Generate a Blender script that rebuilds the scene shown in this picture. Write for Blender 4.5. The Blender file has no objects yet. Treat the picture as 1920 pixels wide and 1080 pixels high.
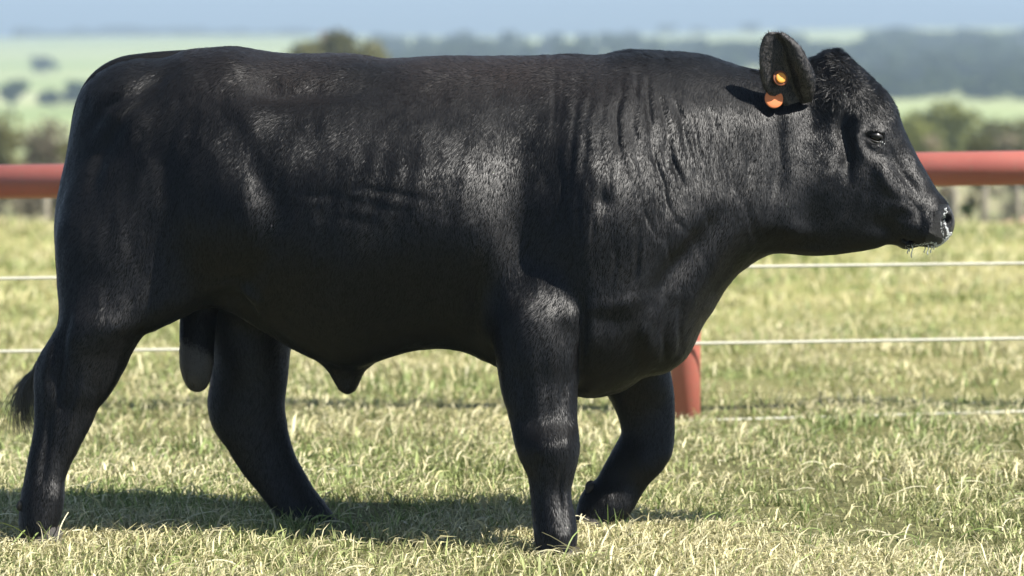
import bpy, math, random
import numpy as np
from mathutils import Vector, Matrix

rng = np.random.default_rng(7)
random.seed(7)
S = bpy.context.scene
COL = S.collection

# ------------------------------------------------------------------ camera
F = 5850.0                      # focal length in pixels of a 1920 wide frame
CAM_H = 1.415
CAM_D = 9.0
PITCH = math.atan(450.0 / F)    # horizon lies 450 px above the frame centre
cam_d = bpy.data.cameras.new('camera')
cam = bpy.data.objects.new('camera', cam_d)
COL.objects.link(cam)
cam.location = (0, -CAM_D, CAM_H)
cam.rotation_euler = (math.pi / 2 - PITCH, 0, 0)
cam_d.sensor_width = 36
cam_d.lens = 36 * F / 1920
cam_d.clip_start = 0.1
cam_d.clip_end = 20000
cam_d.dof.use_dof = True
cam_d.dof.focus_distance = CAM_D - 0.25
cam_d.dof.aperture_fstop = 2.8
S.camera = cam

# ------------------------------------------------------------------ light
SUN = Vector((0.72, -0.37, 1.0)).normalized()      # towards the sun
world = bpy.data.worlds.new('World')
S.world = world
world.use_nodes = True
nt = world.node_tree
bg = nt.nodes['Background']
sky = nt.nodes.new('ShaderNodeTexSky')
sky.sky_type = 'NISHITA'
sky.sun_disc = False
sky.sun_elevation = math.asin(SUN.z)
sky.sun_rotation = math.atan2(SUN.x, SUN.y)
sky.altitude = 600
sky.air_density = 1.0
sky.dust_density = 0.6
sky.ozone_density = 2.0
nt.links.new(sky.outputs[0], bg.inputs[0])
bg.inputs[1].default_value = 0.052
sl = bpy.data.lights.new('sun', 'SUN')
sl.energy = 5.0
sl.angle = math.radians(0.5)
sl.color = (1.0, 0.955, 0.88)
so = bpy.data.objects.new('sun', sl)
COL.objects.link(so)
so.rotation_euler = SUN.to_track_quat('Z', 'Y').to_euler()
so.location = (20, -15, 30)
S.view_settings.view_transform = 'Standard'
S.view_settings.look = 'None'
S.view_settings.exposure = 1.25
S.view_settings.gamma = 1.0
S.view_settings.use_curve_mapping = False
S.cycles.max_bounces = 6
S.cycles.diffuse_bounces = 2
S.cycles.glossy_bounces = 2
S.cycles.transmission_bounces = 4
S.cycles.volume_bounces = 0
S.cycles.transparent_max_bounces = 8
S.cycles.use_denoising = True
S.cycles.use_fast_gi = False
try:
    S.cycles_curves.shape = 'RIBBONS'
    S.cycles_curves.subdivisions = 2
except Exception:
    pass

# ------------------------------------------------------------------ helpers
CP, SP = math.cos(PITCH), math.sin(PITCH)

def P(px, py, Y):
    """the point of the plane y = Y seen at a pixel of the 1920x1080 photograph"""
    px = np.asarray(px, float); py = np.asarray(py, float)
    u = (px - 960) / F; v = (540 - py) / F
    dy = CP + v * SP
    dz = -SP + v * CP
    t = (Y + CAM_D) / dy
    return u * t, CAM_H + dz * t

def to_px(x, y, z):
    ry = y + CAM_D; rz = z - CAM_H
    dep = ry * CP - rz * SP
    up = ry * SP + rz * CP
    return 960 + F * x / dep, 540 - F * up / dep

def tag(o, label=None, cat=None, group=None, kind=None):
    if label: o['label'] = label
    if cat: o['category'] = cat
    if group: o['group'] = group
    if kind: o['kind'] = kind
    return o

def empty(name, loc=(0, 0, 0), rz=0.0):
    o = bpy.data.objects.new(name, None)
    o.location = loc; o.rotation_euler = (0, 0, rz)
    o.empty_display_size = 0.2
    COL.objects.link(o)
    return o

def link(name, me, mat=None, parent=None):
    o = bpy.data.objects.new(name, me)
    if mat is not None and len(me.materials) == 0:
        me.materials.append(mat)
    COL.objects.link(o)
    if parent is not None:
        o.parent = parent
    return o

def mesh_np(name, verts, loops, starts, smooth=False):
    """fast mesh from numpy: verts (n,3), flat loop indices, polygon starts"""
    me = bpy.data.meshes.new(name)
    verts = np.ascontiguousarray(verts, np.float32)
    me.vertices.add(len(verts))
    me.vertices.foreach_set('co', verts.ravel())
    loops = np.ascontiguousarray(loops, np.int32)
    me.loops.add(len(loops))
    me.loops.foreach_set('vertex_index', loops)
    me.polygons.add(len(starts))
    me.polygons.foreach_set('loop_start', np.ascontiguousarray(starts, np.int32))
    if smooth:
        me.polygons.foreach_set('use_smooth', np.ones(len(starts), bool))
    me.update(calc_edges=True)
    me.validate()
    return me

def mesh_quads(name, verts, quads, smooth=False):
    quads = np.asarray(quads, np.int32)
    k = quads.shape[1]
    return mesh_np(name, verts, quads.ravel(), np.arange(len(quads)) * k, smooth)

class VNoise:
    """cheap value noise on a wrapped lattice"""
    def __init__(s, seed, n=32):
        s.n = n; s.t = np.random.default_rng(seed).random((n, n, n)).astype(np.float32) * 2 - 1
    def __call__(s, x, y, z):
        n = s.n
        xi = np.floor(x).astype(int); yi = np.floor(y).astype(int); zi = np.floor(z).astype(int)
        fx = x - xi; fy = y - yi; fz = z - zi
        fx = fx * fx * (3 - 2 * fx); fy = fy * fy * (3 - 2 * fy); fz = fz * fz * (3 - 2 * fz)
        r = 0
        for a in (0, 1):
            for b in (0, 1):
                for c in (0, 1):
                    w = (fx if a else 1 - fx) * (fy if b else 1 - fy) * (fz if c else 1 - fz)
                    r = r + w * s.t[(xi + a) % n, (yi + b) % n, (zi + c) % n]
        return r
N1, N2, N3 = VNoise(1), VNoise(2), VNoise(3)

def smoothstep(a, b, x):
    t = np.clip((x - a) / (b - a), 0, 1)
    return t * t * (3 - 2 * t)

# ------------------------------------------------------------------ materials
class M:
    """small node graph helper"""
    def __init__(s, name):
        s.m = bpy.data.materials.new(name); s.m.use_nodes = True
        s.t = s.m.node_tree; s.b = s.t.nodes['Principled BSDF']
    def n(s, kind, **kw):
        nd = s.t.nodes.new(kind)
        for k, v in kw.items():
            if k.startswith('i_'):
                nd.inputs[k[2:].replace('_', ' ')].default_value = v
            else:
                setattr(nd, k, v)
        return nd
    def l(s, a, b): s.t.links.new(a, b)
    def set(s, **kw):
        for k, v in kw.items():
            s.b.inputs[k.replace('_', ' ')].default_value = v
        return s
    def coord(s, scale=(1, 1, 1), obj=True):
        tc = s.n('ShaderNodeTexCoord'); mp = s.n('ShaderNodeMapping')
        mp.inputs['Scale'].default_value = scale
        s.l(tc.outputs['Object'], mp.inputs['Vector'])
        return mp.outputs[0]
    def noise(s, vec, scale, detail=4, rough=.55, dist=0.0):
        nd = s.n('ShaderNodeTexNoise')
        nd.inputs['Scale'].default_value = scale; nd.inputs['Detail'].default_value = detail
        nd.inputs['Roughness'].default_value = rough; nd.inputs['Distortion'].default_value = dist
        if vec is not None: s.l(vec, nd.inputs['Vector'])
        return nd.outputs['Fac']
    def ramp(s, fac, stops):
        r = s.n('ShaderNodeValToRGB')
        el = r.color_ramp.elements
        while len(el) < len(stops): el.new(0.5)
        for e, (p, c) in zip(el, stops):
            e.position = p; e.color = (*c, 1) if len(c) == 3 else c
        s.l(fac, r.inputs[0])
        return r.outputs[0]
    def mix(s, fac, a, b):
        nd = s.n('ShaderNodeMix', data_type='RGBA')
        for sock, v in ((nd.inputs[0], fac), (nd.inputs[6], a), (nd.inputs[7], b)):
            if isinstance(v, (int, float)): sock.default_value = v
            elif isinstance(v, tuple): sock.default_value = (*v, 1)
            else: s.l(v, sock)
        return nd.outputs[2]
    def math(s, op, a, b=None, clamp=False):
        nd = s.n('ShaderNodeMath', operation=op, use_clamp=clamp)
        for i, v in enumerate((a, b)):
            if v is None: continue
            if isinstance(v, (int, float)): nd.inputs[i].default_value = v
            else: s.l(v, nd.inputs[i])
        return nd.outputs[0]
    def bump(s, h, strength=.5, dist=.01):
        b = s.n('ShaderNodeBump'); b.inputs['Strength'].default_value = strength
        b.inputs['Distance'].default_value = dist
        s.l(h, b.inputs['Height']); s.l(b.outputs[0], s.b.inputs['Normal'])

def mat_hide():
    m = M('bull_hide')
    v = m.coord()
    f = m.noise(v, 9, 4, .6)
    c = m.ramp(f, [(.3, (.004, .004, .0045)), (.75, (.007, .0068, .0073))])
    m.l(c, m.b.inputs['Base Color'])
    m.set(Roughness=.55, Specular_IOR_Level=.15)
    vs = m.coord((1, 1, .22))
    h = m.noise(vs, 260, 4, .65)
    h2 = m.noise(vs, 70, 3, .6)
    hh = m.math('ADD', h, m.math('MULTIPLY', h2, .7))
    m.bump(hh, .5, .003)
    return m.m

def mat_hair(name, c0, c1, rough, spec=.5):
    m = M(name)
    hi = m.n('ShaderNodeHairInfo')
    c = m.ramp(hi.outputs['Random'], [(0, c0), (1, c1)])
    m.l(c, m.b.inputs['Base Color'])
    m.set(Roughness=rough, Specular_IOR_Level=spec)
    return m.m

def simple(name, col, rough=.6, nscale=20, amt=.25, bump=0.0, bscale=80, metallic=0, spec=.5):
    m = M(name)
    v = m.coord()
    f = m.noise(v, nscale, 5, .6)
    d = tuple(x * (1 - amt) for x in col); b = tuple(min(1, x * (1 + amt)) for x in col)
    m.l(m.ramp(f, [(.3, d), (.7, b)]), m.b.inputs['Base Color'])
    m.set(Roughness=rough, Metallic=metallic, Specular_IOR_Level=spec)
    if bump: m.bump(m.noise(v, bscale, 5, .6), bump, .01)
    return m.m

def mat_ground():
    m = M('ground_soil_and_fields')
    geo = m.n('ShaderNodeNewGeometry')
    pos = geo.outputs['Position']
    sep = m.n('ShaderNodeSeparateXYZ'); m.l(pos, sep.inputs[0])
    X, Y = sep.outputs[0], sep.outputs[1]
    # paddock: thatch, dead straw and soil between the blades
    n1 = m.noise(pos, 1.4, 5, .6); n2 = m.noise(pos, 45, 5, .7)
    near = m.ramp(n2, [(.25, (.035, .033, .016)), (.5, (.12, .12, .05)), (.75, (.30, .28, .13))])
    far = m.ramp(n1, [(.3, (.25, .27, .09)), (.5, (.36, .34, .14)), (.7, (.44, .38, .19))])
    t = m.math('DIVIDE', m.math('SUBTRACT', Y, 1.5), 7.0, True)
    pad = m.mix(t, near, far)
    # rough dry belt behind the paddock
    n3 = m.noise(pos, .35, 5, .65)
    belt = m.ramp(n3, [(.35, (.10, .13, .05)), (.5, (.26, .25, .12)), (.68, (.38, .31, .20))])
    # far pasture
    mp = m.n('ShaderNodeMapping'); mp.inputs['Scale'].default_value = (.004, .012, .01); m.l(pos, mp.inputs[0])
    n4 = m.noise(mp.outputs[0], 1.0, 4, .5)
    fld = m.ramp(n4, [(.35, (.25, .31, .12)), (.52, (.34, .38, .17)), (.7, (.42, .42, .24))])
    wood = m.ramp(m.noise(pos, .02, 5, .6), [(.3, (.02, .035, .018)), (.7, (.06, .08, .035))])
    wob = m.math('MULTIPLY', m.math('SUBTRACT', m.noise(pos, .12, 3), .5), 9.0)
    a = m.math('DIVIDE', m.math('SUBTRACT', m.math('ADD', Y, m.math('MULTIPLY', wob, .25)), 17.0), 2.0, True)
    b = m.math('DIVIDE', m.math('SUBTRACT', m.math('ADD', Y, m.math('MULTIPLY', wob, 6)), 215.0), 60.0, True)
    c = m.math('DIVIDE', m.math('SUBTRACT', Y, 2750.0), 200.0, True)
    col = m.mix(c, m.mix(b, m.mix(a, pad, belt), fld), wood)
    m.l(col, m.b.inputs['Base Color'])
    m.set(Roughness=.95, Specular_IOR_Level=.1)
    m.bump(n2, .8, .02)
    return m.m

def mat_blades():
    m = M('grass_blades')
    at = m.n('ShaderNodeAttribute', attribute_name='tint')
    m.l(at.outputs['Color'], m.b.inputs['Base Color'])
    m.set(Roughness=.55, Specular_IOR_Level=.35)
    tr = m.n('ShaderNodeBsdfTranslucent'); m.l(at.outputs['Color'], tr.inputs[0])
    mx = m.n('ShaderNodeMixShader'); mx.inputs[0].default_value = .2
    out = m.t.nodes['Material Output']
    m.l(m.b.outputs[0], mx.inputs[1]); m.l(tr.outputs[0], mx.inputs[2]); m.l(mx.outputs[0], out.inputs[0])
    return m.m

def mat_leaf(name, c0, c1):
    m = M(name)
    oi = m.n('ShaderNodeObjectInfo'); 
    at = m.n('ShaderNodeAttribute', attribute_name='tint')
    sep = m.n('ShaderNodeSeparateColor'); m.l(at.outputs['Color'], sep.inputs[0])
    f = m.math('ADD', m.math('MULTIPLY', sep.outputs[0], .8), m.math('MULTIPLY', oi.outputs['Random'], .2))
    c = m.ramp(f, [(.1, c0), (.9, c1)])
    m.l(c, m.b.inputs['Base Color'])
    m.set(Roughness=.6, Specular_IOR_Level=.3)
    tr = m.n('ShaderNodeBsdfTranslucent'); m.l(c, tr.inputs[0])
    mx = m.n('ShaderNodeMixShader'); mx.inputs[0].default_value = .25
    m.l(m.b.outputs[0], mx.inputs[1]); m.l(tr.outputs[0], mx.inputs[2])
    m.l(mx.outputs[0], m.t.nodes['Material Output'].inputs[0])
    return m.m

def mat_red_paint():
    m = M('red_painted_pipe')
    v = m.coord()
    f = m.noise(v, 3, 5, .6); g = m.noise(v, 60, 4, .6)
    base = m.ramp(f, [(.3, (.37, .105, .078)), (.7, (.45, .14, .105))])
    chip = m.ramp(g, [(.0, (1, 1, 1)), (.36, (1, 1, 1)), (.40, (0, 0, 0)), (1, (0, 0, 0))])
    m.l(m.mix(m.math('MULTIPLY', chip, .45), base, (.30, .17, .12)), m.b.inputs['Base Color'])
    m.set(Roughness=.42, Specular_IOR_Level=.6)
    m.bump(g, .15, .004)
    return m.m

def mat_coat():
    """short sleek hair: shaded with the lie of the hide under each hair"""
    m = M('black_coat_hair')
    hi = m.n('ShaderNodeHairInfo')
    c = m.ramp(hi.outputs['Random'], [(0, (.0025, .0025, .003)), (.9, (.005, .0049, .0054)), (1, (.012, .010, .009))])
    fa = m.n('ShaderNodeAttribute', attribute_name='faded')
    c = m.mix(fa.outputs['Fac'], c, (.034, .026, .023))
    m.l(c, m.b.inputs['Base Color'])
    at = m.n('ShaderNodeAttribute', attribute_name='nrm')
    nv = m.n('ShaderNodeVectorMath', operation='NORMALIZE')
    m.l(at.outputs['Vector'], nv.inputs[0]); m.l(nv.outputs[0], m.b.inputs['Normal'])
    m.set(Roughness=.45, Specular_IOR_Level=.40)
    return m.m
HIDE = mat_hide()
DEW = simple('dewclaw_horn', (.014, .013, .012), .7, 60, .4, .4, 200)
HOOF = simple('hoof_horn', (.045, .040, .036), .7, 60, .5, .4, 200)
EYE = M('eye_black').set(Base_Color=(.006, .004, .003, 1), Roughness=.14, Specular_IOR_Level=.35).m
EARSKIN = simple('ear_skin', (.050, .046, .046), .55, 40, .35, .4, 260)
BARESKIN = simple('bare_grey_skin', (.040, .038, .041), .5, 30, .25, .5, 160)
LID = M('eyelid_skin').set(Base_Color=(.02, .018, .018, 1), Roughness=.35).m
NOSE = simple('wet_nose_skin', (.012, .012, .013), .3, 60, .3, .8, 420)
COAT = mat_coat()
TAILH = mat_hair('tail_switch_hair', (.02, .02, .021), (.10, .095, .09), .4, .7)
FOAM = M('saliva_foam').set(Base_Color=(.6, .62, .62, 1), Roughness=.15, Specular_IOR_Level=.8).m
TAG1 = simple('orange_tag_plastic', (.85, .33, .045), .6, 10, .05)
TAG2 = simple('pale_orange_tag_plastic', (.72, .22, .08), .7, 10, .05)
TAGH = simple('tag_stud_brown', (.20, .06, .02), .5, 10, .1)
RED = mat_red_paint()
ROPE = simple('pale_rope', (.72, .70, .58), .8, 200, .2, .5, 600)
BARK = simple('bark', (.16, .13, .10), .9, 8, .4, .7, 30)
WOOD = simple('weathered_post_wood', (.27, .24, .19), .9, 14, .35, .5, 40)
EARTH = simple('red_earth', (.46, .25, .17), .95, 1.2, .35, .6, 6)
WHITEWALL = simple('white_render', (.8, .8, .78), .8, 3, .06)
ROOF = simple('grey_tin_roof', (.35, .36, .37), .45, 3, .15)
GROUND = mat_ground(); BLADES = mat_blades()

# ------------------------------------------------------------------ terrain
def terrain_h(x, Y):
    """Y = world y. paddock is level, then a dip, then the far pasture rises"""
    d = Y + CAM_D
    ds = np.array([-60, 20, 27, 40, 80, 200, 480, 800, 1440, 2000, 2400, 3200, 4900, 6300, 7900.])
    hs = np.array([0, 0, -.03, -1.6, -5.6, -7, -8.85, -5.65, 2.7, 9.1, 5, 5, 104, 170, 185.])
    h = np.interp(d, ds, hs)
    for w in (.06,):
        h = (np.interp(d * (1 - w), ds, hs) + h + np.interp(d * (1 + w), ds, hs)) / 3
    big = smoothstep(480, 1440, d)
    h = h + big * (1.9 * np.sin(x / 208 + .8) + 1.3 * np.sin(x / 91 + d / 480))
    h = h + smoothstep(960, 1920, d) * 3.5 * smoothstep(-32, 256, x)
    h = h + smoothstep(3300, 5500, d) * (16 * np.sin(x / 460 + 2) + 9 * np.sin(x / 170))
    h = h + smoothstep(24, 60, d) * .25 * N1(x * .15, d * .15, d * 0)
    h = h + (1 - smoothstep(20, 26, d)) * .012 * N2(x * 1.7, d * 1.7, d * 0)
    return h

def build_ground():
    d = np.concatenate([np.linspace(-30, 4, 20), np.linspace(4.2, 30, 200), np.geomspace(30.5, 7900, 270)])
    s = np.linspace(-1, 1, 161)
    s = np.sign(s) * np.abs(s) ** 1.3
    D, Sx = np.meshgrid(d, s, indexing='ij')
    X = Sx * (22 + .42 * np.abs(D))
    Y = D - CAM_D
    Z = terrain_h(X, Y)
    V = np.stack([X, Y, Z], -1).reshape(-1, 3)
    a, b = len(d), len(s)
    i = np.arange(a - 1)[:, None] * b + np.arange(b - 1)[None]
    q = np.stack([i, i + 1, i + b + 1, i + b], -1).reshape(-1, 4)
    o = link('ground', mesh_quads('ground', V, q, True), GROUND)
    tag(o, 'sunlit pasture ground running from the paddock to the hazy hills', kind='structure')
build_ground()

# ------------------------------------------------------------------ bull: implicit body
BY0, BY1 = 0.075, -0.085
def ycen(x):
    """centre plane of the animal, rump a little farther than the shoulder"""
    return np.interp(x, [-1.35, .22, .9, 1.3], [BY0, BY1, -.09, -.07])

def spline(pts, n=6, closed=True):
    p = np.asarray(pts, float); m = len(p); out = []
    for i in range(m if closed else m - 1):
        if closed:
            a, b, c, d = p[i - 1], p[i], p[(i + 1) % m], p[(i + 2) % m]
        else:
            a, b, c, d = p[max(i - 1, 0)], p[i], p[i + 1], p[min(i + 2, m - 1)]
        for t in np.arange(n) / n:
            out.append(.5 * ((2 * b) + (-a + c) * t + (2 * a - 5 * b + 4 * c - d) * t * t + (-a + 3 * b - 3 * c + d) * t ** 3))
    if not closed: out.append(p[-1])
    return np.array(out)

TORSO = [(141, 210), (149, 180), (162, 158), (185, 137), (215, 120), (250, 112), (280, 110), (310, 107), (350, 95), (385, 91), (430, 88),
         (465, 91), (500, 97), (550, 101), (650, 102), (740, 110), (840, 105), (960, 106), (1070, 102), (1125, 105), (1160, 99),
         (1195, 97), (1240, 99), (1290, 102), (1330, 108), (1370, 118), (1400, 127), (1440, 134), (1490, 138), (1540, 160), (1565, 230),
         (1568, 320), (1550, 410), (1515, 462), (1480, 473), (1451, 474), (1425, 484), (1404, 497), (1382, 514), (1362, 538), (1348, 560), (1337, 580),
         (1322, 602), (1308, 626), (1288, 657), (1268, 679), (1246, 694), (1208, 706), (1168, 728), (1120, 742), (1075, 738), (1010, 716), (960, 700), (932, 686),
         (905, 675), (880, 663), (850, 653), (820, 652), (770, 658), (730, 669), (690, 682), (640, 686), (590, 672), (545, 650), (500, 622), (440, 588),
         (390, 570), (330, 556), (250, 548), (180, 545), (130, 540), (113, 510), (106, 480), (103, 430), (107, 380), (117, 330), (128, 285), (134, 245)]
HEAD = [(1505, 122), (1520, 112), (1540, 106), (1560, 95), (1580, 103), (1605, 124), (1635, 152), (1660, 177), (1676, 203), (1690, 232), (1705, 266),
        (1722, 298), (1740, 328), (1757, 356), (1772, 374), (1784, 393), (1790, 412), (1788, 430), (1779, 446), (1764, 459), (1748, 466), (1732, 462),
        (1719, 462), (1706, 466), (1692, 466), (1680, 459), (1662, 458), (1638, 466), (1604, 472), (1553, 478), (1510, 478), (1478, 466), (1458, 436), (1448, 390),
        (1448, 330), (1458, 260), (1475, 195), (1490, 150)]

VOX = 0.0068
gx = np.arange(-1.52, 1.33, VOX); gy = np.arange(-.56, .50, VOX); gz = np.arange(-.03, 1.46, VOX)
NX, NY, NZ = len(gx), len(gy), len(gz)

def poly_dist(pts, Xg, Zg):
    """signed distance, positive inside"""
    w = []
    for px, py in spline(pts, 4):
        x0, _ = P(px, py, 0); x, z = P(px, py, float(ycen(x0)))
        w.append((float(x), float(z)))
    w = np.array(w)
    dist = np.full(Xg.shape, 1e9); inside = np.zeros(Xg.shape, bool)
    for i in range(len(w)):
        a = w[i]; b = w[(i + 1) % len(w)]
        e = b - a; L = (e @ e) + 1e-12
        t = np.clip(((Xg - a[0]) * e[0] + (Zg - a[1]) * e[1]) / L, 0, 1)
        dx = Xg - a[0] - t * e[0]; dz = Zg - a[1] - t * e[1]
        dist = np.minimum(dist, dx * dx + dz * dz)
        cond = (a[1] > Zg) != (b[1] > Zg)
        with np.errstate(divide='ignore', invalid='ignore'):
            xi = (b[0] - a[0]) * (Zg - a[1]) / (b[1] - a[1] + 1e-15) + a[0]
        inside ^= cond & (Xg < xi)
    dist = np.sqrt(dist)
    return np.where(inside, dist, -dist)

def px2x(v): return (np.asarray(v, float) - 960) / 650.0

def inflate(pts, wtab, rtab, p, zfun=None):
    Xg, Zg = np.meshgrid(gx, gz, indexing='ij')
    d = poly_dist(pts, Xg, Zg)
    W = np.interp(Xg, px2x([a for a, _ in wtab]), [b for _, b in wtab])
    R = np.interp(Xg, px2x([a for a, _ in rtab]), [b for _, b in rtab])
    if zfun is not None:
        W, R = zfun(Xg, Zg, W, R)
    e = np.maximum(R - d, 0) / R
    yc = ycen(gx)
    yy = (gy[None, :] - yc[:, None])
    A = np.abs(yy)[:, :, None] / W[:, None, :]
    E = np.broadcast_to(e[:, None, :], A.shape)
    k = (A ** p + E ** p + 1e-9)
    g = k ** (1 / p)
    k1 = np.sqrt((A ** (p - 1) / W[:, None, :]) ** 2 + (E ** (p - 1) / R[:, None, :]) ** 2) / (k ** ((p - 1) / p)) + 1e-3
    out = (g - 1) / k1
    return np.clip(out, -.25, .25).astype(np.float32)

def torso_shape(Xg, Zg, W, R):
    u = smoothstep(.95, 1.38, Zg)            # flat back, so rounder edges are tight on top
    R = R * (1 - .22 * u * smoothstep(-1.3, -.9, Xg))
    low = smoothstep(.85, .50, Zg)
    flank = np.exp(-((Xg + .62) / .28) ** 2)
    W = W * (1 - .20 * low * flank)
    # widest along the ribs at about 0.98 m, sloping in above and tucked under below
    W = W * (1 - .17 * smoothstep(.97, 1.36, Zg) * smoothstep(.75, .3, Xg)) * (1 - .10 * smoothstep(.96, .70, Zg))
    return W, R
def head_shape(Xg, Zg, W, R):
    # width measured down the head: forehead wide, jaw narrower
    px, py = 960 + Xg * 650, 1010 - Zg * 650
    jaw = smoothstep(300, 470, py) * smoothstep(1750, 1650, px)
    W = W * (1 - .28 * jaw)
    top = smoothstep(190, 95, py)
    W = W * (1 - .30 * top)
    return W, R

torso_f = inflate(TORSO,
    [(100, .15), (150, .195), (220, .232), (320, .275), (400, .315), (480, .356), (560, .368), (700, .385), (800, .388), (900, .372), (980, .348), (1040, .350), (1100, .368), (1180, .350), (1260, .298), (1340, .235), (1420, .178), (1500, .135), (1560, .10)],
    [(100, .20), (200, .26), (350, .31), (600, .34), (820, .37), (1000, .36), (1200, .31), (1330, .235), (1450, .17), (1560, .12)],
    2.1, torso_shape)
head_f = inflate(HEAD,
    [(1440, .10), (1500, .125), (1580, .128), (1640, .118), (1680, .098), (1720, .080), (1750, .076), (1770, .074), (1792, .068)],
    [(1440, .10), (1520, .12), (1600, .115), (1660, .095), (1700, .075), (1750, .062), (1792, .055)],
    2.3, head_shape)

def smin(a, b, k):
    h = np.clip(.5 + .5 * (b - a) / k, 0, 1)
    return b * (1 - h) + a * h - k * h * (1 - h)

FLD = smin(torso_f, head_f, .022)
del torso_f, head_f

def sub_box(lo, hi, pad=.09):
    sl_ = []
    for g, a, b in ((gx, lo[0], hi[0]), (gy, lo[1], hi[1]), (gz, lo[2], hi[2])):
        i0 = max(0, int(np.searchsorted(g, a - pad))); i1 = min(len(g), int(np.searchsorted(g, b + pad)) + 1)
        sl_.append(slice(i0, i1))
    return tuple(sl_)

def ell_field(c, r, box, rot=None):
    X = gx[box[0]][:, None, None] - c[0]; Y = gy[box[1]][None, :, None] - c[1]; Z = gz[box[2]][None, None, :] - c[2]
    if rot:
        ca, sa = math.cos(rot), math.sin(rot)
        X, Z = X * ca + Z * sa, -X * sa + Z * ca
    k0 = np.sqrt((X / r[0]) ** 2 + (Y / r[1]) ** 2 + (Z / r[2]) ** 2) + 1e-6
    k1 = np.sqrt((X / r[0] ** 2) ** 2 + (Y / r[1] ** 2) ** 2 + (Z / r[2] ** 2) ** 2) + 1e-6
    return k0 * (k0 - 1) / k1

def tube(stations, k, n=8):
    """stations: (left px,py, right px,py, y, half depth)"""
    st = spline(stations, n, closed=False)
    C, Rr, A = [], [], []
    for lx, ly, rx, ry, y, wy in st:
        ax, az = P(lx, ly, y); bx, bz = P(rx, ry, y)
        C.append(((ax + bx) / 2, y, (az + bz) / 2)); h = math.hypot(bx - ax, bz - az) / 2
        Rr.append((h, wy, max(.030, min(h, .045 + .12 * h)))); A.append(math.atan2(bz - az, bx - ax))
    C = np.array(C); Rr = np.array(Rr)
    Rb = Rr[:, [0, 1, 0]]
    box = sub_box((C - Rb).min(0), (C + Rb).max(0))
    f = None
    for c, r, a_ in zip(C, Rr, A):
        e = ell_field(c, r, box, a_)
        f = e if f is None else smin(f, e, .006)
    FLD[box] = smin(FLD[box], np.clip(f, -.25, .25), k)

def bulge(px, py, y, r, k=.04, rot=0.0):
    x, z = P(px, py, y)
    c = (float(x), y, float(z)); m = max(r)
    box = sub_box((c[0] - m, c[1] - m, c[2] - m), (c[0] + m, c[1] + m, c[2] + m))
    FLD[box] = smin(FLD[box], ell_field(c, r, box, rot), k)

def carve(px, py, y, r, k=.01, rot=0.0):
    x, z = P(px, py, y)
    c = (float(x), y, float(z)); m = max(r)
    box = sub_box((c[0] - m, c[1] - m, c[2] - m), (c[0] + m, c[1] + m, c[2] + m), .02)
    FLD[box] = -smin(-FLD[box], ell_field(c, r, box, rot), k)

# near hind leg (thigh, gaskin, hock, cannon, fetlock)
tube([(150, 330, 470, 330, -.04, .15), (108, 430, 460, 450, -.06, .165), (108, 520, 405, 545, -.075, .145), (114, 575, 335, 582, -.09, .13),
      (113, 605, 283, 604, -.105, .12), (93, 645, 250, 650, -.11, .092), (74, 675, 234, 684, -.115, .075), (66, 710, 214, 719, -.115, .064), (66, 748, 186, 755, -.115, .056),
      (66, 790, 169, 791, -.115, .05), (62, 825, 150, 830, -.115, .045), (55, 860, 131, 868, -.115, .044), (49, 895, 120, 898, -.115, .047), (42, 930, 118, 932, -.115, .054),
      (38, 958, 113, 962, -.115, .056), (38, 985, 104, 990, -.115, .054)], .05)
# point of the hock
# far hind leg
tube([(350, 500, 560, 520, .20, .15), (385, 600, 548, 620, .215, .12), (396, 660, 542, 656, .22, .105), (395, 716, 538, 704, .225, .085), (390, 753, 533, 762, .23, .072),
      (397, 790, 537, 795, .235, .062), (419, 820, 544, 832, .24, .055), (448, 866, 556, 868, .245, .048), (478, 905, 574, 902, .25, .046), (506, 940, 594, 934, .255, .05),
      (528, 966, 616, 964, .255, .052), (556, 990, 632, 988, .255, .05)], .05)
# near front leg
tube([(925, 520, 1095, 530, -.285, .115), (922, 590, 1098, 590, -.30, .125), (928, 650, 1090, 650, -.315, .115), (936, 700, 1082, 705, -.32, .095), (943, 735, 1080, 745, -.325, .084),
      (956, 780, 1080, 785, -.33, .075), (964, 820, 1084, 825, -.355, .07), (974, 850, 1083, 850, -.355, .067), (989, 880, 1076, 880, -.355, .057), (995, 910, 1068, 912, -.355, .048),
      (998, 945, 1070, 945, -.355, .050), (1001, 975, 1076, 978, -.355, .058), (1004, 1002, 1079, 1005, -.355, .06), (1010, 1026, 1076, 1026, -.355, .06)], .04)
# far front leg: forearm down to the bent knee
tube([(1090, 600, 1235, 620, .08, .11), (1105, 660, 1248, 680, .09, .105), (1128, 715, 1257, 706, .11, .095), (1150, 755, 1263, 745, .14, .075), (1165, 795, 1264, 790, .15, .066),
      (1166, 830, 1262, 828, .155, .064), (1154, 862, 1246, 860, .155, .06)], .045)
tube([(1160, 835, 1258, 845, .155, .062), (1140, 868, 1238, 872, .155, .055), (1128, 890, 1216, 900, .155, .046), (1118, 908, 1200, 926, .155, .046), (1100, 920, 1188, 948, .155, .052),
      (1088, 936, 1168, 972, .155, .05), (1084, 955, 1152, 985, .155, .048)], .02)
# brisket between the fore legs and the dewlap ridge
bulge(1225, 625, -.085, (.10, .12, .085), .05, -.5)
bulge(1125, 690, -.06, (.09, .12, .06), .04)
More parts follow.
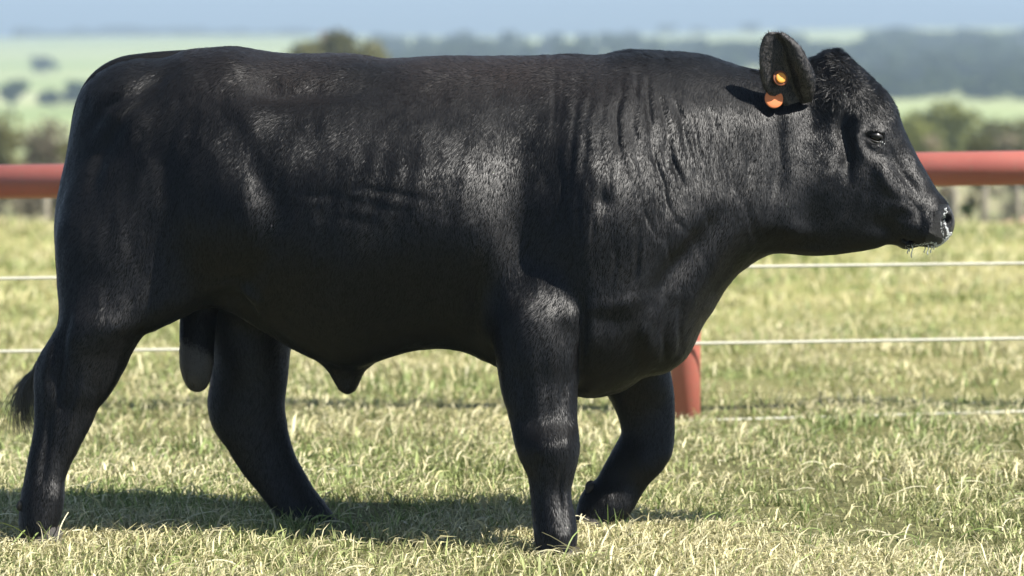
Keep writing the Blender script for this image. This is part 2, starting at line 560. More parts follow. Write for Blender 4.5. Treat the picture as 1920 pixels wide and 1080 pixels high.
# scrotum and sheath
tube([(342, 560, 410, 560, .07, .045), (339, 600, 405, 600, .06, .040), (338, 640, 400, 640, .05, .040), (337, 676, 399, 676, .045, .045), (342, 700, 396, 700, .045, .046), (350, 716, 390, 716, .045, .035)], .012)
tube([(560, 600, 660, 600, .03, .10), (590, 640, 700, 640, .02, .07), (608, 672, 690, 672, .015, .048), (622, 700, 676, 698, .015, .032), (632, 718, 670, 716, .015, .024)], .04)
# poll and brow
bulge(1560, 126, -.085, (.030, .055, .034), .03)
for s in (-1, 1):                                     # brow ridge above each eye
    bulge(1640, 232, -.08 + s * .085, (.05, .026, .022), .02, -.5)
# nostrils, eyes, mouth, ear
for s in (-1, 1):
    carve(1775, 413, -.07 + s * .064, (.020, .034, .016), .006, .7)
    carve(1641, 258, -.08 + s * .128, (.024, .022, .012), .008, -.35)
for t in np.linspace(0, 1, 9):                        # mouth line
    px_ = 1694 + t * 54; py_ = 448 + 9 * t + 3 * math.sin(t * 3)
    for s in (-1, 1):
        carve(px_, py_, -.075 + s * .070, (.008, .028, .0035), .004, -.2)

# ------------------------------------------------------------------ surface nets
def surface_nets(Fv):
    s = Fv < 0
    nx, ny, nz = Fv.shape
    c = np.zeros((nx - 1, ny - 1, nz - 1), np.uint8)
    for a in (0, 1):
        for b in (0, 1):
            for d in (0, 1):
                c += s[a:nx - 1 + a, b:ny - 1 + b, d:nz - 1 + d]
    cell = (c > 0) & (c < 8)
    idx = np.full(cell.shape, -1, np.int32)
    I = np.argwhere(cell); idx[cell] = np.arange(len(I))
    acc = np.zeros((len(I), 3)); cnt = np.zeros(len(I))
    corners = [(a, b, d) for a in (0, 1) for b in (0, 1) for d in (0, 1)]
    for ca in corners:
        for ax in range(3):
            if ca[ax]: continue
            cb = list(ca); cb[ax] = 1
            va = Fv[I[:, 0] + ca[0], I[:, 1] + ca[1], I[:, 2] + ca[2]]
            vb = Fv[I[:, 0] + cb[0], I[:, 1] + cb[1], I[:, 2] + cb[2]]
            m = (va < 0) != (vb < 0)
            t = np.where(m, va / (va - vb + 1e-20), 0)
            p = np.tile(np.array(ca, float), (len(I), 1)); p[:, ax] = t
            acc += p * m[:, None]; cnt += m
    V = I + acc / cnt[:, None]
    quads = []
    for ax in range(3):
        o = [x for x in range(3) if x != ax]
        sl0 = [slice(1, -1)] * 3; sl1 = [slice(1, -1)] * 3
        sl0[ax] = slice(0, -1); sl1[ax] = slice(1, None)
        a = s[tuple(sl0)]; b = s[tuple(sl1)]
        E = np.argwhere(a != b)
        flip = a[tuple(E.T)]
        base = E.copy()
        for k in o: base[:, k] += 1
        def ci(d0, d1):
            q = base.copy(); q[:, o[0]] -= d0; q[:, o[1]] -= d1
            return idx[q[:, 0], q[:, 1], q[:, 2]]
        q = np.stack([ci(1, 1), ci(0, 1), ci(0, 0), ci(1, 0)], 1)
        if ax == 1: flip = ~flip
        q[~flip] = q[~flip][:, ::-1]
        quads.append(q)
    Q = np.concatenate(quads)
    Q = Q[(Q >= 0).all(1)]
    return V, Q

V, Q = surface_nets(FLD)
V = np.array([gx[0], gy[0], gz[0]]) + V * VOX
del FLD
# keep only the largest connected piece is unnecessary: all parts are joined

def vnormals(V, Q):
    a, b, c, d = V[Q[:, 0]], V[Q[:, 1]], V[Q[:, 2]], V[Q[:, 3]]
    fn = np.cross(c - a, d - b)
    n = np.zeros_like(V)
    for k in range(4):
        for ax in range(3):
            n[:, ax] += np.bincount(Q[:, k], fn[:, ax], len(V))
    return n / (np.linalg.norm(n, axis=1, keepdims=True) + 1e-12)

def smooth(V, Q, it, lam=.5):
    e = np.concatenate([Q[:, [0, 1]], Q[:, [1, 2]], Q[:, [2, 3]], Q[:, [3, 0]]])
    deg = np.bincount(e[:, 0], minlength=len(V)) + np.bincount(e[:, 1], minlength=len(V))
    for _ in range(it):
        m = np.zeros_like(V)
        for ax in range(3):
            m[:, ax] = np.bincount(e[:, 0], V[e[:, 1], ax], len(V)) + np.bincount(e[:, 1], V[e[:, 0], ax], len(V))
        V = V + lam * (m / deg[:, None] - V)
    return V
V = smooth(V, Q, 3, .5)
Nn = vnormals(V, Q)
# orient outwards (towards larger field): centroid test on the rump-most vertex
if Nn[np.argmax(V[:, 0]), 0] < 0:
    Q = Q[:, ::-1]; Nn = -Nn

# ---- sculpted relief: strokes in side-view pixels, both flanks
def seg_d(px, py, a, b):
    ex, ey = b[0] - a[0], b[1] - a[1]
    t = np.clip(((px - a[0]) * ex + (py - a[1]) * ey) / (ex * ex + ey * ey), 0, 1)
    return np.hypot(px - a[0] - t * ex, py - a[1] - t * ey), t

def stroke(px, py, pts, w, amp, fade=True):
    """a soft groove or ridge along a polyline, in metres"""
    best = np.full(px.shape, 1e9); tt = np.zeros(px.shape)
    n = len(pts) - 1
    for i in range(n):
        d, t = seg_d(px, py, pts[i], pts[i + 1])
        m = d < best
        best = np.where(m, d, best); tt = np.where(m, (i + t) / n, tt)
    r = amp * np.exp(-(best / w) ** 2)
    if fade: r = r * np.sin(np.pi * np.clip(tt * .9 + .05, 0, 1)) ** .6
    return r

def blob(px, py, cx, cy, sx, sy, ang, amp):
    a = math.radians(ang); dx, dy = px - cx, py - cy
    u = dx * math.cos(a) + dy * math.sin(a); v = -dx * math.sin(a) + dy * math.cos(a)
    return amp * np.exp(-(u / sx) ** 2 - (v / sy) ** 2)

def relief(px, py, x, y, z, near):
    r = np.zeros_like(px)
    B = lambda *a: blob(px, py, *a)
    G = lambda pts, w, amp, fade=True: stroke(px, py, pts, w, amp, fade)
    # rump and loin
    r += B(440, 118, 45, 22, 10, .014)            # hook bone
    r += B(575, 172, 110, 22, -4, -.020)          # hollow under the loin
    r += B(500, 160, 40, 26, 0, -.010)
    r += B(800, 190, 70, 30, 0, -.008)
    r += B(235, 190, 40, 60, 25, .010)            # pin bone
    r += G([(300, 165), (235, 215), (190, 290), (170, 360)], 14, -.012)
    r += G([(330, 125), (270, 165), (200, 200), (165, 250)], 12, -.012)
    r += B(410, 320, 110, 110, 10, .014)          # haunch muscle
    r += G([(415, 200), (470, 290), (510, 380), (500, 470)], 34, -.016)
    r += G([(300, 260), (330, 380), (350, 480)], 22, -.006)
    # flank fold
    r += G([(395, 535), (440, 528), (485, 560), (495, 600)], 9, .012)
    r += G([(400, 560), (450, 556), (480, 590)], 10, -.012)
    r += G([(500, 470), (470, 520), (420, 545)], 20, -.010)
    # ribs and barrel
    r += B(700, 330, 150, 70, 0, .012)
    for k, (a, b) in enumerate((((560, 362), (720, 380)), ((570, 384), (760, 392)), ((650, 352), (800, 372)), ((600, 402), (700, 412)))):
        r += stroke(px, py + 5 * N1(px / 30, py / 30, px * 0), [a, ((a[0] + b[0]) / 2, (a[1] + b[1]) / 2 - 3), b], 9, -.0042 if k % 2 == 0 else -.003)
    for k in range(6):                             # faint ribs
        xx = 640 + k * 45
        r += G([(xx + 25, 250), (xx + 8, 350), (xx - 12, 450)], 13, .0022)
    # behind the shoulder
    r += B(975, 430, 46, 120, -8, -.026)
    r += B(895, 560, 18, 75, 4, -.016)
    r += B(1020, 330, 45, 50, 20, -.008)
    r += B(1150, 330, 95, 130, 0, .016)            # shoulder blade
    r += B(1080, 480, 60, 90, 20, .006)
    r += B(1010, 590, 75, 50, 0, .010)             # elbow mass
    r += B(1062, 588, 26, 20, 30, .010)
    r += G([(1092, 560), (1095, 620), (1088, 700)], 8, -.014)
    r += B(1135, 375, 15, 17, 0, -.010)            # dimple
    # skin folds over shoulder and neck
    folds = [([(1060, 150), (1052, 240), (1050, 330)], -.003), ([(1085, 140), (1078, 250), (1072, 360)], -.0035), ([(1112, 140), (1104, 240), (1100, 330)], -.004),
             ([(1140, 130), (1130, 230), (1128, 320)], -.003), ([(1170, 130), (1160, 220), (1165, 300)], -.005), ([(1195, 140), (1190, 240), (1205, 330)], -.005),
             ([(1215, 150), (1222, 260), (1250, 360)], -.006), ([(1240, 185), (1256, 270), (1284, 345)], -.0075), ([(1272, 190), (1284, 260), (1308, 325)], -.0075),
             ([(1296, 220), (1306, 280), (1330, 340)], -.006), ([(1180, 330), (1205, 390), (1235, 440)], -.004), ([(1240, 350), (1262, 400), (1290, 430)], -.004),
             ([(1330, 180), (1334, 260), (1338, 330)], -.003), ([(1380, 250), (1372, 330), (1362, 400)], -.0035), ([(1412, 280), (1402, 350), (1390, 420)], -.003),
             ([(1150, 420), (1160, 480), (1150, 540)], -.004), ([(1200, 420), (1195, 500), (1180, 560)], -.004)]
    wx = px + 5 * N3(px / 60, py / 60, px * 0) + 2 * N1(px / 22, py / 22, px * 0)
    amt = np.clip(.75 + .7 * N2(px / 50, py / 34, px * 0 + 4), .1, 1.5)
    for pts, amp in folds:
        r += stroke(wx, py, pts, 5.6, amp * 1.2) * amt
        r += stroke(wx, py, [(a + 9, b) for a, b in pts], 6.5, -amp * .40) * amt
    rf = random.Random(31)
    for _ in range(46):
        x0 = rf.uniform(1040, 1420); y0 = rf.uniform(130, 420); ln = rf.uniform(50, 130); sl2 = (x0 - 1120) / 190 * .22 + rf.uniform(-.05, .05)
        r += stroke(wx, py, [(x0, y0), (x0 + sl2 * ln * .5, y0 + ln * .5), (x0 + sl2 * ln * 1.2, y0 + ln)], rf.uniform(3.6, 6), rf.uniform(-.0036, -.0014))
    # grooves of neck, dewlap and brisket
    r += G([(1352, 405), (1300, 468), (1262, 510), (1232, 560)], 20, -.020)
    r += G([(1380, 430), (1340, 490), (1290, 560), (1262, 640)], 22, .010)
    r += G([(1100, 572), (1160, 566), (1232, 552)], 13, .004)
    r += G([(1100, 595), (1160, 604), (1215, 590)], 20, -.006)
    r += G([(1228, 560), (1214, 620), (1226, 695)], 11, .006)
    r += G([(1198, 590), (1188, 640), (1196, 700)], 15, -.006)
    r += G([(1255, 560), (1245, 620), (1250, 680)], 8, -.008)
    r += G([(1280, 540), (1272, 600), (1276, 650)], 6, -.005)
    r += B(1150, 733, 40, 9, 0, .006)
    r += B(1050, 420, 20, 60, -15, -.005)
    # head
    r0_ = r; r = np.zeros_like(px)
    r += B(1530, 340, 48, 70, -10, .010)           # cheek
    r += G([(1455, 190), (1462, 300), (1448, 400)], 14, -.006)
    r += G([(1590, 195), (1580, 240), (1592, 290), (1588, 330)], 11, -.012)   # hollow behind the eye
    r += G([(1610, 210), (1608, 270), (1625, 300)], 9, .005)
    r += B(1690, 300, 14, 40, -28, -.006)          # side of the nose bridge
    r += G([(1668, 278), (1690, 320), (1725, 365)], 9, -.006)
    r += G([(1640, 300), (1665, 345), (1700, 380)], 12, .006)                 # facial crest
    r += B(1660, 425, 34, 20, 20, -.008)
    r += B(1732, 425, 34, 26, 10, .006)            # muzzle pad
    r += G([(1700, 372), (1722, 392), (1726, 420), (1712, 446)], 7, -.004)
    r += B(1690, 385, 26, 10, 10, .004)
    r += G([(1640, 282), (1662, 292), (1680, 320)], 5, -.003)
    r += G([(1757, 392), (1762, 416), (1772, 428)], 5, .004)                  # rim of the nostril
    r += G([(1620, 246), (1640, 240), (1658, 252)], 5, .004)                  # upper lid fold
    r += G([(1622, 262), (1638, 270), (1656, 266)], 4, .003)
    r += B(1600, 150, 30, 14, 45, .006)
    r += G([(1540, 125), (1570, 150), (1600, 190)], 8, -.004)
    r += B(1500, 430, 40, 16, 10, .004)
    r += G([(1440, 470), (1500, 465), (1580, 468)], 8, .004)
    r = r0_ + 1.5 * r
    # near hind leg, hock tendon and joints
    if near:
        r += G([(128, 590), (116, 650), (110, 700), (112, 760)], 9, -.013)
        r += G([(98, 640), (84, 700), (86, 760)], 8, .006)
        r += G([(160, 700), (140, 760), (120, 850)], 9, .005)
        r += B(150, 640, 30, 60, 15, .006)
        r += B(140, 730, 30, 20, 10, .005)
        r += G([(96, 760), (90, 820), (80, 900)], 7, -.007)
        r += B(100, 925, 26, 22, 0, .005)
        # near front leg
        r += B(1025, 835, 34, 26, 10, .007)
        r += B(1000, 800, 20, 30, 10, -.004)
        r += B(1010, 835, 12, 16, 0, .004)
        r += G([(1056, 870), (1048, 920), (1052, 965)], 6, -.008)
        r += B(1020, 905, 9, 40, 0, .004)
        r += B(1062, 820, 12, 18, 0, .006)
        r += G([(1058, 700), (1056, 770)], 8, -.006)
        r += G([(1015, 650), (1025, 720), (1030, 790)], 14, -.005)
        r += B(1040, 1000, 30, 14, 0, .005)
        r += G([(940, 560), (955, 640), (975, 740)], 10, -.005)
    return r

PX, PY = to_px(V[:, 0], V[:, 1], V[:, 2])
yc_v = ycen(V[:, 0])
side = np.clip(np.abs(Nn[:, 1]) * 1.5, 0, 1)
near_m = V[:, 1] < yc_v
rel = np.where(near_m, relief(PX, PY, V[:, 0], V[:, 1], V[:, 2], True), relief(PX, PY, V[:, 0], V[:, 1], V[:, 2], False))
# inner legs and scrotum must not inherit flank strokes
low = smoothstep(720, 640, PY) + smoothstep(1500, 1400, PX) * 0
far_low = (~near_m) & (PY > 560)
rel = rel * side * np.where(far_low, 0.15, 1.0)
# small irregularities of muscle and hide everywhere
nz_ = .0022 * N1(V[:, 0] * 11, V[:, 1] * 11, V[:, 2] * 7) + .0011 * N2(V[:, 0] * 42, V[:, 1] * 42, V[:, 2] * 20)
headm = smoothstep(1440, 1520, PX)
nz_ = nz_ * (1 - .5 * headm)
V = V + Nn * (rel + nz_)[:, None]
V = smooth(V, Q, 1, .35)
Nn = vnormals(V, Q)

bull = empty('bull', (0, 0, 0))
tag(bull, 'black bull with orange ear tags walking to the right across the paddock', 'bull')
body_me = mesh_quads('body', V, Q, True)
body_me.materials.append(HIDE); body_me.materials.append(NOSE)
qc = V[Q].mean(1)
qpx, qpy = to_px(qc[:, 0], qc[:, 1], qc[:, 2])
nose_mask = (qpx + .35 * (qpy - 400) > 1752) & (qpx > 1735) & (qpy > 380) & (qpy < 475)
mi = np.zeros(len(Q), np.int32); mi[nose_mask] = 1
body_me.materials.append(BARESKIN)
mi[(qpx > 330) & (qpx < 400) & (qpy > 628 + .55 * (qpx - 338) + 6 * N1(qpx / 9, qpy / 9, qpx * 0)) & (qc[:, 1] < .12) & (qc[:, 1] > -.02)] = 2
body_me.polygons.foreach_set('material_index', mi)
body = link('body', body_me, None, bull)

# ------------------------------------------------------------------ small shape builders
def tube_mesh(name, pts, rad, seg=10, squash=None):
    """closed tapered tube along points"""
    pts = np.asarray(pts, float); rad = np.asarray(rad, float)
    n = len(pts)
    t = np.gradient(pts, axis=0); t /= np.linalg.norm(t, axis=1, keepdims=True) + 1e-9
    up = np.array([0, 1, 0.01])
    vs = []
    for i in range(n):
        a = np.cross(t[i], up); a /= np.linalg.norm(a) + 1e-9
        b = np.cross(a, t[i])
        for k in range(seg):
            th = 2 * math.pi * k / seg
            vs.append(pts[i] + rad[i] * (a * math.cos(th) + b * math.sin(th) * (squash or 1)))
    q = []
    for i in range(n - 1):
        for k in range(seg):
            k2 = (k + 1) % seg
            q.append((i * seg + k, i * seg + k2, (i + 1) * seg + k2, (i + 1) * seg + k))
    loops = [v for f in q for v in f]; starts = list(range(0, 4 * len(q), 4))
    starts.append(len(loops)); loops += list(range(seg))[::-1]
    starts.append(len(loops)); loops += [(n - 1) * seg + k for k in range(seg)]
    return mesh_np(name, np.array(vs), loops, starts, True)

def ellipsoid_mesh(name, r, seg=20, rings=12):
    vs = [(0, 0, r[2])]
    for i in range(1, rings):
        th = math.pi * i / rings
        for k in range(seg):
            ph = 2 * math.pi * k / seg
            vs.append((r[0] * math.sin(th) * math.cos(ph), r[1] * math.sin(th) * math.sin(ph), r[2] * math.cos(th)))
    vs.append((0, 0, -r[2]))
    loops, starts = [], []
    def f(*a):
        starts.append(len(loops)); loops.extend(a)
    for k in range(seg): f(0, 1 + k, 1 + (k + 1) % seg)
    for i in range(rings - 2):
        for k in range(seg):
            a = 1 + i * seg; f(a + k, a + seg + k, a + seg + (k + 1) % seg, a + (k + 1) % seg)
    a = 1 + (rings - 2) * seg
    for k in range(seg): f(a + k, len(vs) - 1, a + (k + 1) % seg)
    return mesh_np(name, np.array(vs), loops, starts, True)

def box_mesh(name, sx, sy, sz, z0=0):
    x, y = sx / 2, sy / 2
    v = [(-x, -y, z0), (x, -y, z0), (x, y, z0), (-x, y, z0), (-x, -y, z0 + sz), (x, -y, z0 + sz), (x, y, z0 + sz), (-x, y, z0 + sz)]
    q = [(0, 3, 2, 1), (4, 5, 6, 7), (0, 1, 5, 4), (1, 2, 6, 5), (2, 3, 7, 6), (3, 0, 4, 7)]
    return mesh_quads(name, np.array(v, float), q)

def P3(px, py, y):
    x, z = P(px, py, y)
    return np.array([float(x), y, float(z)])

# ------------------------------------------------------------------ hooves: two claws to a foot, and dewclaws
def claw_mesh(name, a, b, w, d, toe):
    """a = centre of the coronet, b = centre of the sole, toe = direction of the toe in x"""
    n = 7; seg = 12; vs = []
    for i in range(n):
        t = i / (n - 1)
        c = a * (1 - t) + b * t
        rx = w * (.50 + .70 * t ** .6) ; ry = d * (.5 + .55 * t ** .5)
        for k in range(seg):
            th = 2 * math.pi * k / seg
            cx = math.cos(th)
            ex = rx * cx * (1.18 if cx * toe > 0 else .9)
            vs.append((c[0] + ex, c[1] + ry * math.sin(th), c[2] + (-.0 if t < 1 else 0)))
    q = [(i * seg + k, i * seg + (k + 1) % seg, (i + 1) * seg + (k + 1) % seg, (i + 1) * seg + k) for i in range(n - 1) for k in range(seg)]
    loops = [v for f in q for v in f]; starts = list(range(0, 4 * len(q), 4))
    starts.append(len(loops)); loops += list(range(seg))[::-1]
    starts.append(len(loops)); loops += [(n - 1) * seg + k for k in range(seg)]
    return mesh_np(name, np.array(vs), loops, starts, True)

for (cx, cy, y, sx, toe, bent) in ((1041, 1024, -.355, 1046, 1, 0), (70, 985, -.115, 78, 1, 0), (596, 985, .255, 606, 1, 0), (1122, 962, .155, 1108, -1, 1)):
    a = P3(cx, cy, y)
    for s in (-1, 1):
        a2 = a.copy(); a2[1] += s * .029
        b2 = a2.copy(); a2[2] += .022; a2[1] -= s * .008
        if bent:
            b2[0] -= .022; b2[2] = .004
        else:
            b2[0] += .018; b2[2] = -.012
        link('hoof', claw_mesh('hoof', a2, b2, .050 if not bent else .04, .029, toe if not bent else -1), HOOF, bull)
for (cx, cy, y) in ((1010, 968, -.355), (42, 945, -.115), (527, 958, .255), (1106, 913, .155)):
    for s in (-1, 1):
        o = link('dewclaw', ellipsoid_mesh('dewclaw', (.013, .011, .018), 10, 7), DEW, bull)
        p = P3(cx, cy, y); o.location = (p[0], p[1] + s * .024, p[2]); o.rotation_euler = (0, .5, 0)

# ------------------------------------------------------------------ eyes
for s in (-1, 1):
    e = link('eye', ellipsoid_mesh('eye', (.019, .017, .017), 24, 16), EYE, bull)
    p = P3(1641, 257, -.08 + s * .104); e.location = p
    if s < 0: eye_near = p
def lid_mesh(name, c, upper, s):
    """curved lid that covers part of the eyeball"""
    n, m = 18, 6; vs = []
    R = .0205
    for i in range(n):
        u = -1 + 2 * i / (n - 1)
        for j in range(m):
            v = j / (m - 1)
            lat = (1 - u * u) ** .5
            edge = (.16 if upper else -.40) * lat - .05
            el = edge + ((1.25 - edge) * v if upper else (-1.25 - edge) * v)
            az = u * 1.15
            rr = R * (1.0 + .10 * (1 - v) * lat)
            x = rr * math.sin(az) * 1.12 * math.cos(el * .7); z = rr * math.sin(el) * .98; y = s * rr * math.cos(az) * math.cos(el)
            ca, sa = math.cos(-.30), math.sin(-.30)
            vs.append((c[0] + x * ca - z * sa, c[1] + y, c[2] + x * sa + z * ca))
    q = [(i * m + j, (i + 1) * m + j, (i + 1) * m + j + 1, i * m + j + 1) for i in range(n - 1) for j in range(m - 1)]
    me = mesh_quads(name, np.array(vs), q, True)
    return me
for s in (-1, 1):
    c = P3(1641, 257, -.08 + s * .104)
    for up in (True, False):
        o = link('eyelid', lid_mesh('eyelid', c, up, s), LID, bull)
        sol = o.modifiers.new('thickness', 'SOLIDIFY'); sol.thickness = .003

# ------------------------------------------------------------------ ears
def ear_mesh(name, mirror=False):
    """broad leaf-shaped ear: flat outer half, deep central channel and a rounded inner lobe"""
    rows = [(0, 1476, 200, 1520, 190), (.12, 1450, 186, 1528, 170), (.26, 1432, 165, 1527, 148), (.42, 1424, 139, 1521, 127), (.58, 1424, 111, 1512, 107),
            (.74, 1425, 88, 1500, 89), (.86, 1429, 73, 1488, 75), (.94, 1434, 66, 1478, 68), (1, 1443, 60, 1468, 62)]
    T = [r_[0] for r_ in rows]
    n, m = 30, 29; vs = []
    for i in range(n):
        t = i / (n - 1)
        lx, ly, rx, ry = [float(np.interp(t, T, [r_[k] for r_ in rows])) for k in (1, 2, 3, 4)]
        y0 = float(np.interp(t, [0, .2, .6, 1], [-.222, -.252, -.292, -.312]))
        amp = float(np.interp(t, [0, .2, .5, .85, 1], [.5, 1, 1, .55, .1]))
        for j in range(m):
            u = j / (m - 1)
            dy = float(np.interp(u, [0, .06, .3, .50, .60, .70, .82, .93, 1], [-.022, -.024, -.006, .012, .012, -.014, -.022, -.014, .002]))
            px_, py_ = lx + (rx - lx) * u, ly + (ry - ly) * u
            p = P3(px_ + .8 * math.sin(t * 17 + 2 * u), py_, y0 + dy * amp + .0012 * math.sin(u * 9 + t * 11))
            if mirror: p = np.array([p[0] + .035, -.16 - p[1], p[2] - .05 - .45 * max(0, p[2] - 1.26)])
            vs.append(tuple(p))
    q = [(i * m + j, i * m + j + 1, (i + 1) * m + j + 1, (i + 1) * m + j) for i in range(n - 1) for j in range(m - 1)]
    me = mesh_quads(name, np.array(vs), q, True)
    return me

ears = []
for mir in (False, True):
    o = link('ear', ear_mesh('ear', mir), EARSKIN, bull); ears.append(o)
    v_ = np.array([v.co[:] for v in o.data.vertices]).reshape(30, 29, 3)
    sm = v_.copy()
    for _ in range(1):
        sm[:, 1:-1] = sm[:, 1:-1] * .5 + .25 * (sm[:, :-2] + sm[:, 2:])
        sm[1:-1] = sm[1:-1] * .6 + .2 * (sm[:-2] + sm[2:])
    o.data.vertices.foreach_set('co', sm.astype(np.float32).ravel()); o.data.update()
    sol = o.modifiers.new('thickness', 'SOLIDIFY'); sol.thickness = .006; sol.offset = 0

def disc_mesh(name, r, h, seg=28):
    """button with a rounded rim, axis along -y"""
    prof = [(0, -h), (r * .6, -h), (r * .9, -h * .85), (r, -h * .45), (r, h * .3), (r * .92, h * .5), (0, h * .5)]
    vs, q = [], []
    for (rr, y) in prof:
        for k in range(seg):
            th = 2 * math.pi * k / seg
            vs.append((max(rr, .0004) * math.cos(th), y, max(rr, .0004) * math.sin(th)))
    for i in range(len(prof) - 1):
        for k in range(seg):
            q.append((i * seg + k, i * seg + (k + 1) % seg, (i + 1) * seg + (k + 1) % seg, (i + 1) * seg + k))
    return mesh_quads(name, np.array(vs), q, True)
t1 = link('ear_tag', disc_mesh('ear_tag', .0150, .004), TAG1, bull)
t1.location = P3(1464, 146, -.288); t1.rotation_euler = (-.25, 0, .35); t1['label'] = 'small round orange button tag on the inside of the ear'
r1 = link('tag_backing', disc_mesh('tag_backing', .022, .002), TAGH, t1); r1.location = (0, .0035, 0)
t2 = link('ear_tag', disc_mesh('ear_tag', .027, .003), TAG2, bull)
t2.location = P3(1451, 185, -.266); t2.rotation_euler = (-.15, 0, .25); t2['label'] = 'larger pale orange disc showing below the edge of the ear'

# ------------------------------------------------------------------ tail
tail_px = [(430, 112), (385, 108), (335, 112), (270, 121), (215, 134), (178, 160), (156, 200), (144, 260), (131, 330), (118, 400), (114, 470), (118, 540), (118, 600), (98, 655), (70, 700)]
yt = [.05, .055, .06, .07, .08, .085, .085, .085, .085, .09, .10, .11, .115, .12, .12]
pts = np.array([P3(a, b, y) for (a, b), y in zip(tail_px, yt)])
pts = spline(pts, 5, closed=False)
rad = np.interp(np.linspace(0, 1, len(pts)), [0, .12, .25, .4, .7, 1], [.012, .026, .036, .026, .018, .012])
tail = link('tail', tube_mesh('tail', pts, rad, 12), HIDE, bull)

def curves_obj(name, pos, rad, mat, parent, k):
    """pos (n,k,3), rad (n,k)"""
    cv = bpy.data.hair_curves.new(name)
    n = len(pos)
    cv.add_curves([k] * n)
    cv.attributes['position'].data.foreach_set('vector', np.ascontiguousarray(pos, np.float32).ravel())
    a = cv.attributes.get('radius') or cv.attributes.new('radius', 'FLOAT', 'POINT')
    a.data.foreach_set('value', np.ascontiguousarray(rad, np.float32).ravel())
    cv.materials.append(mat)
    o = bpy.data.objects.new(name, cv); COL.objects.link(o)
    if parent is not None: o.parent = parent
    return o

def tail_switch():
    n, k = 420, 8
    root = P3(68, 690, .12)
    r = np.random.default_rng(3)
    s = r.normal(0, 1, (n, 3))
    T = np.linspace(0, 1, k)
    endx = -.028 + .030 * s[:, 0]; endz = -.21 + .11 * r.random(n)
    pos = np.zeros((n, k, 3))
    for j, t in enumerate(T):
        bow = math.sin(t * math.pi) * (-.022)
        pos[:, j, 0] = root[0] + endx * t + bow + .012 * s[:, 1] * (t ** .5) * (1 - .3 * t)
        pos[:, j, 1] = root[1] + .016 * s[:, 2] * (.5 + t) * (1 - .4 * t)
        pos[:, j, 2] = root[2] + endz * t + .008 * s[:, 1] * (1 - t)
    rad = np.linspace(.0008, .0002, k)[None] * np.ones((n, 1))
    return curves_obj('switch', pos, rad, TAILH, tail, k)
tail_switch()

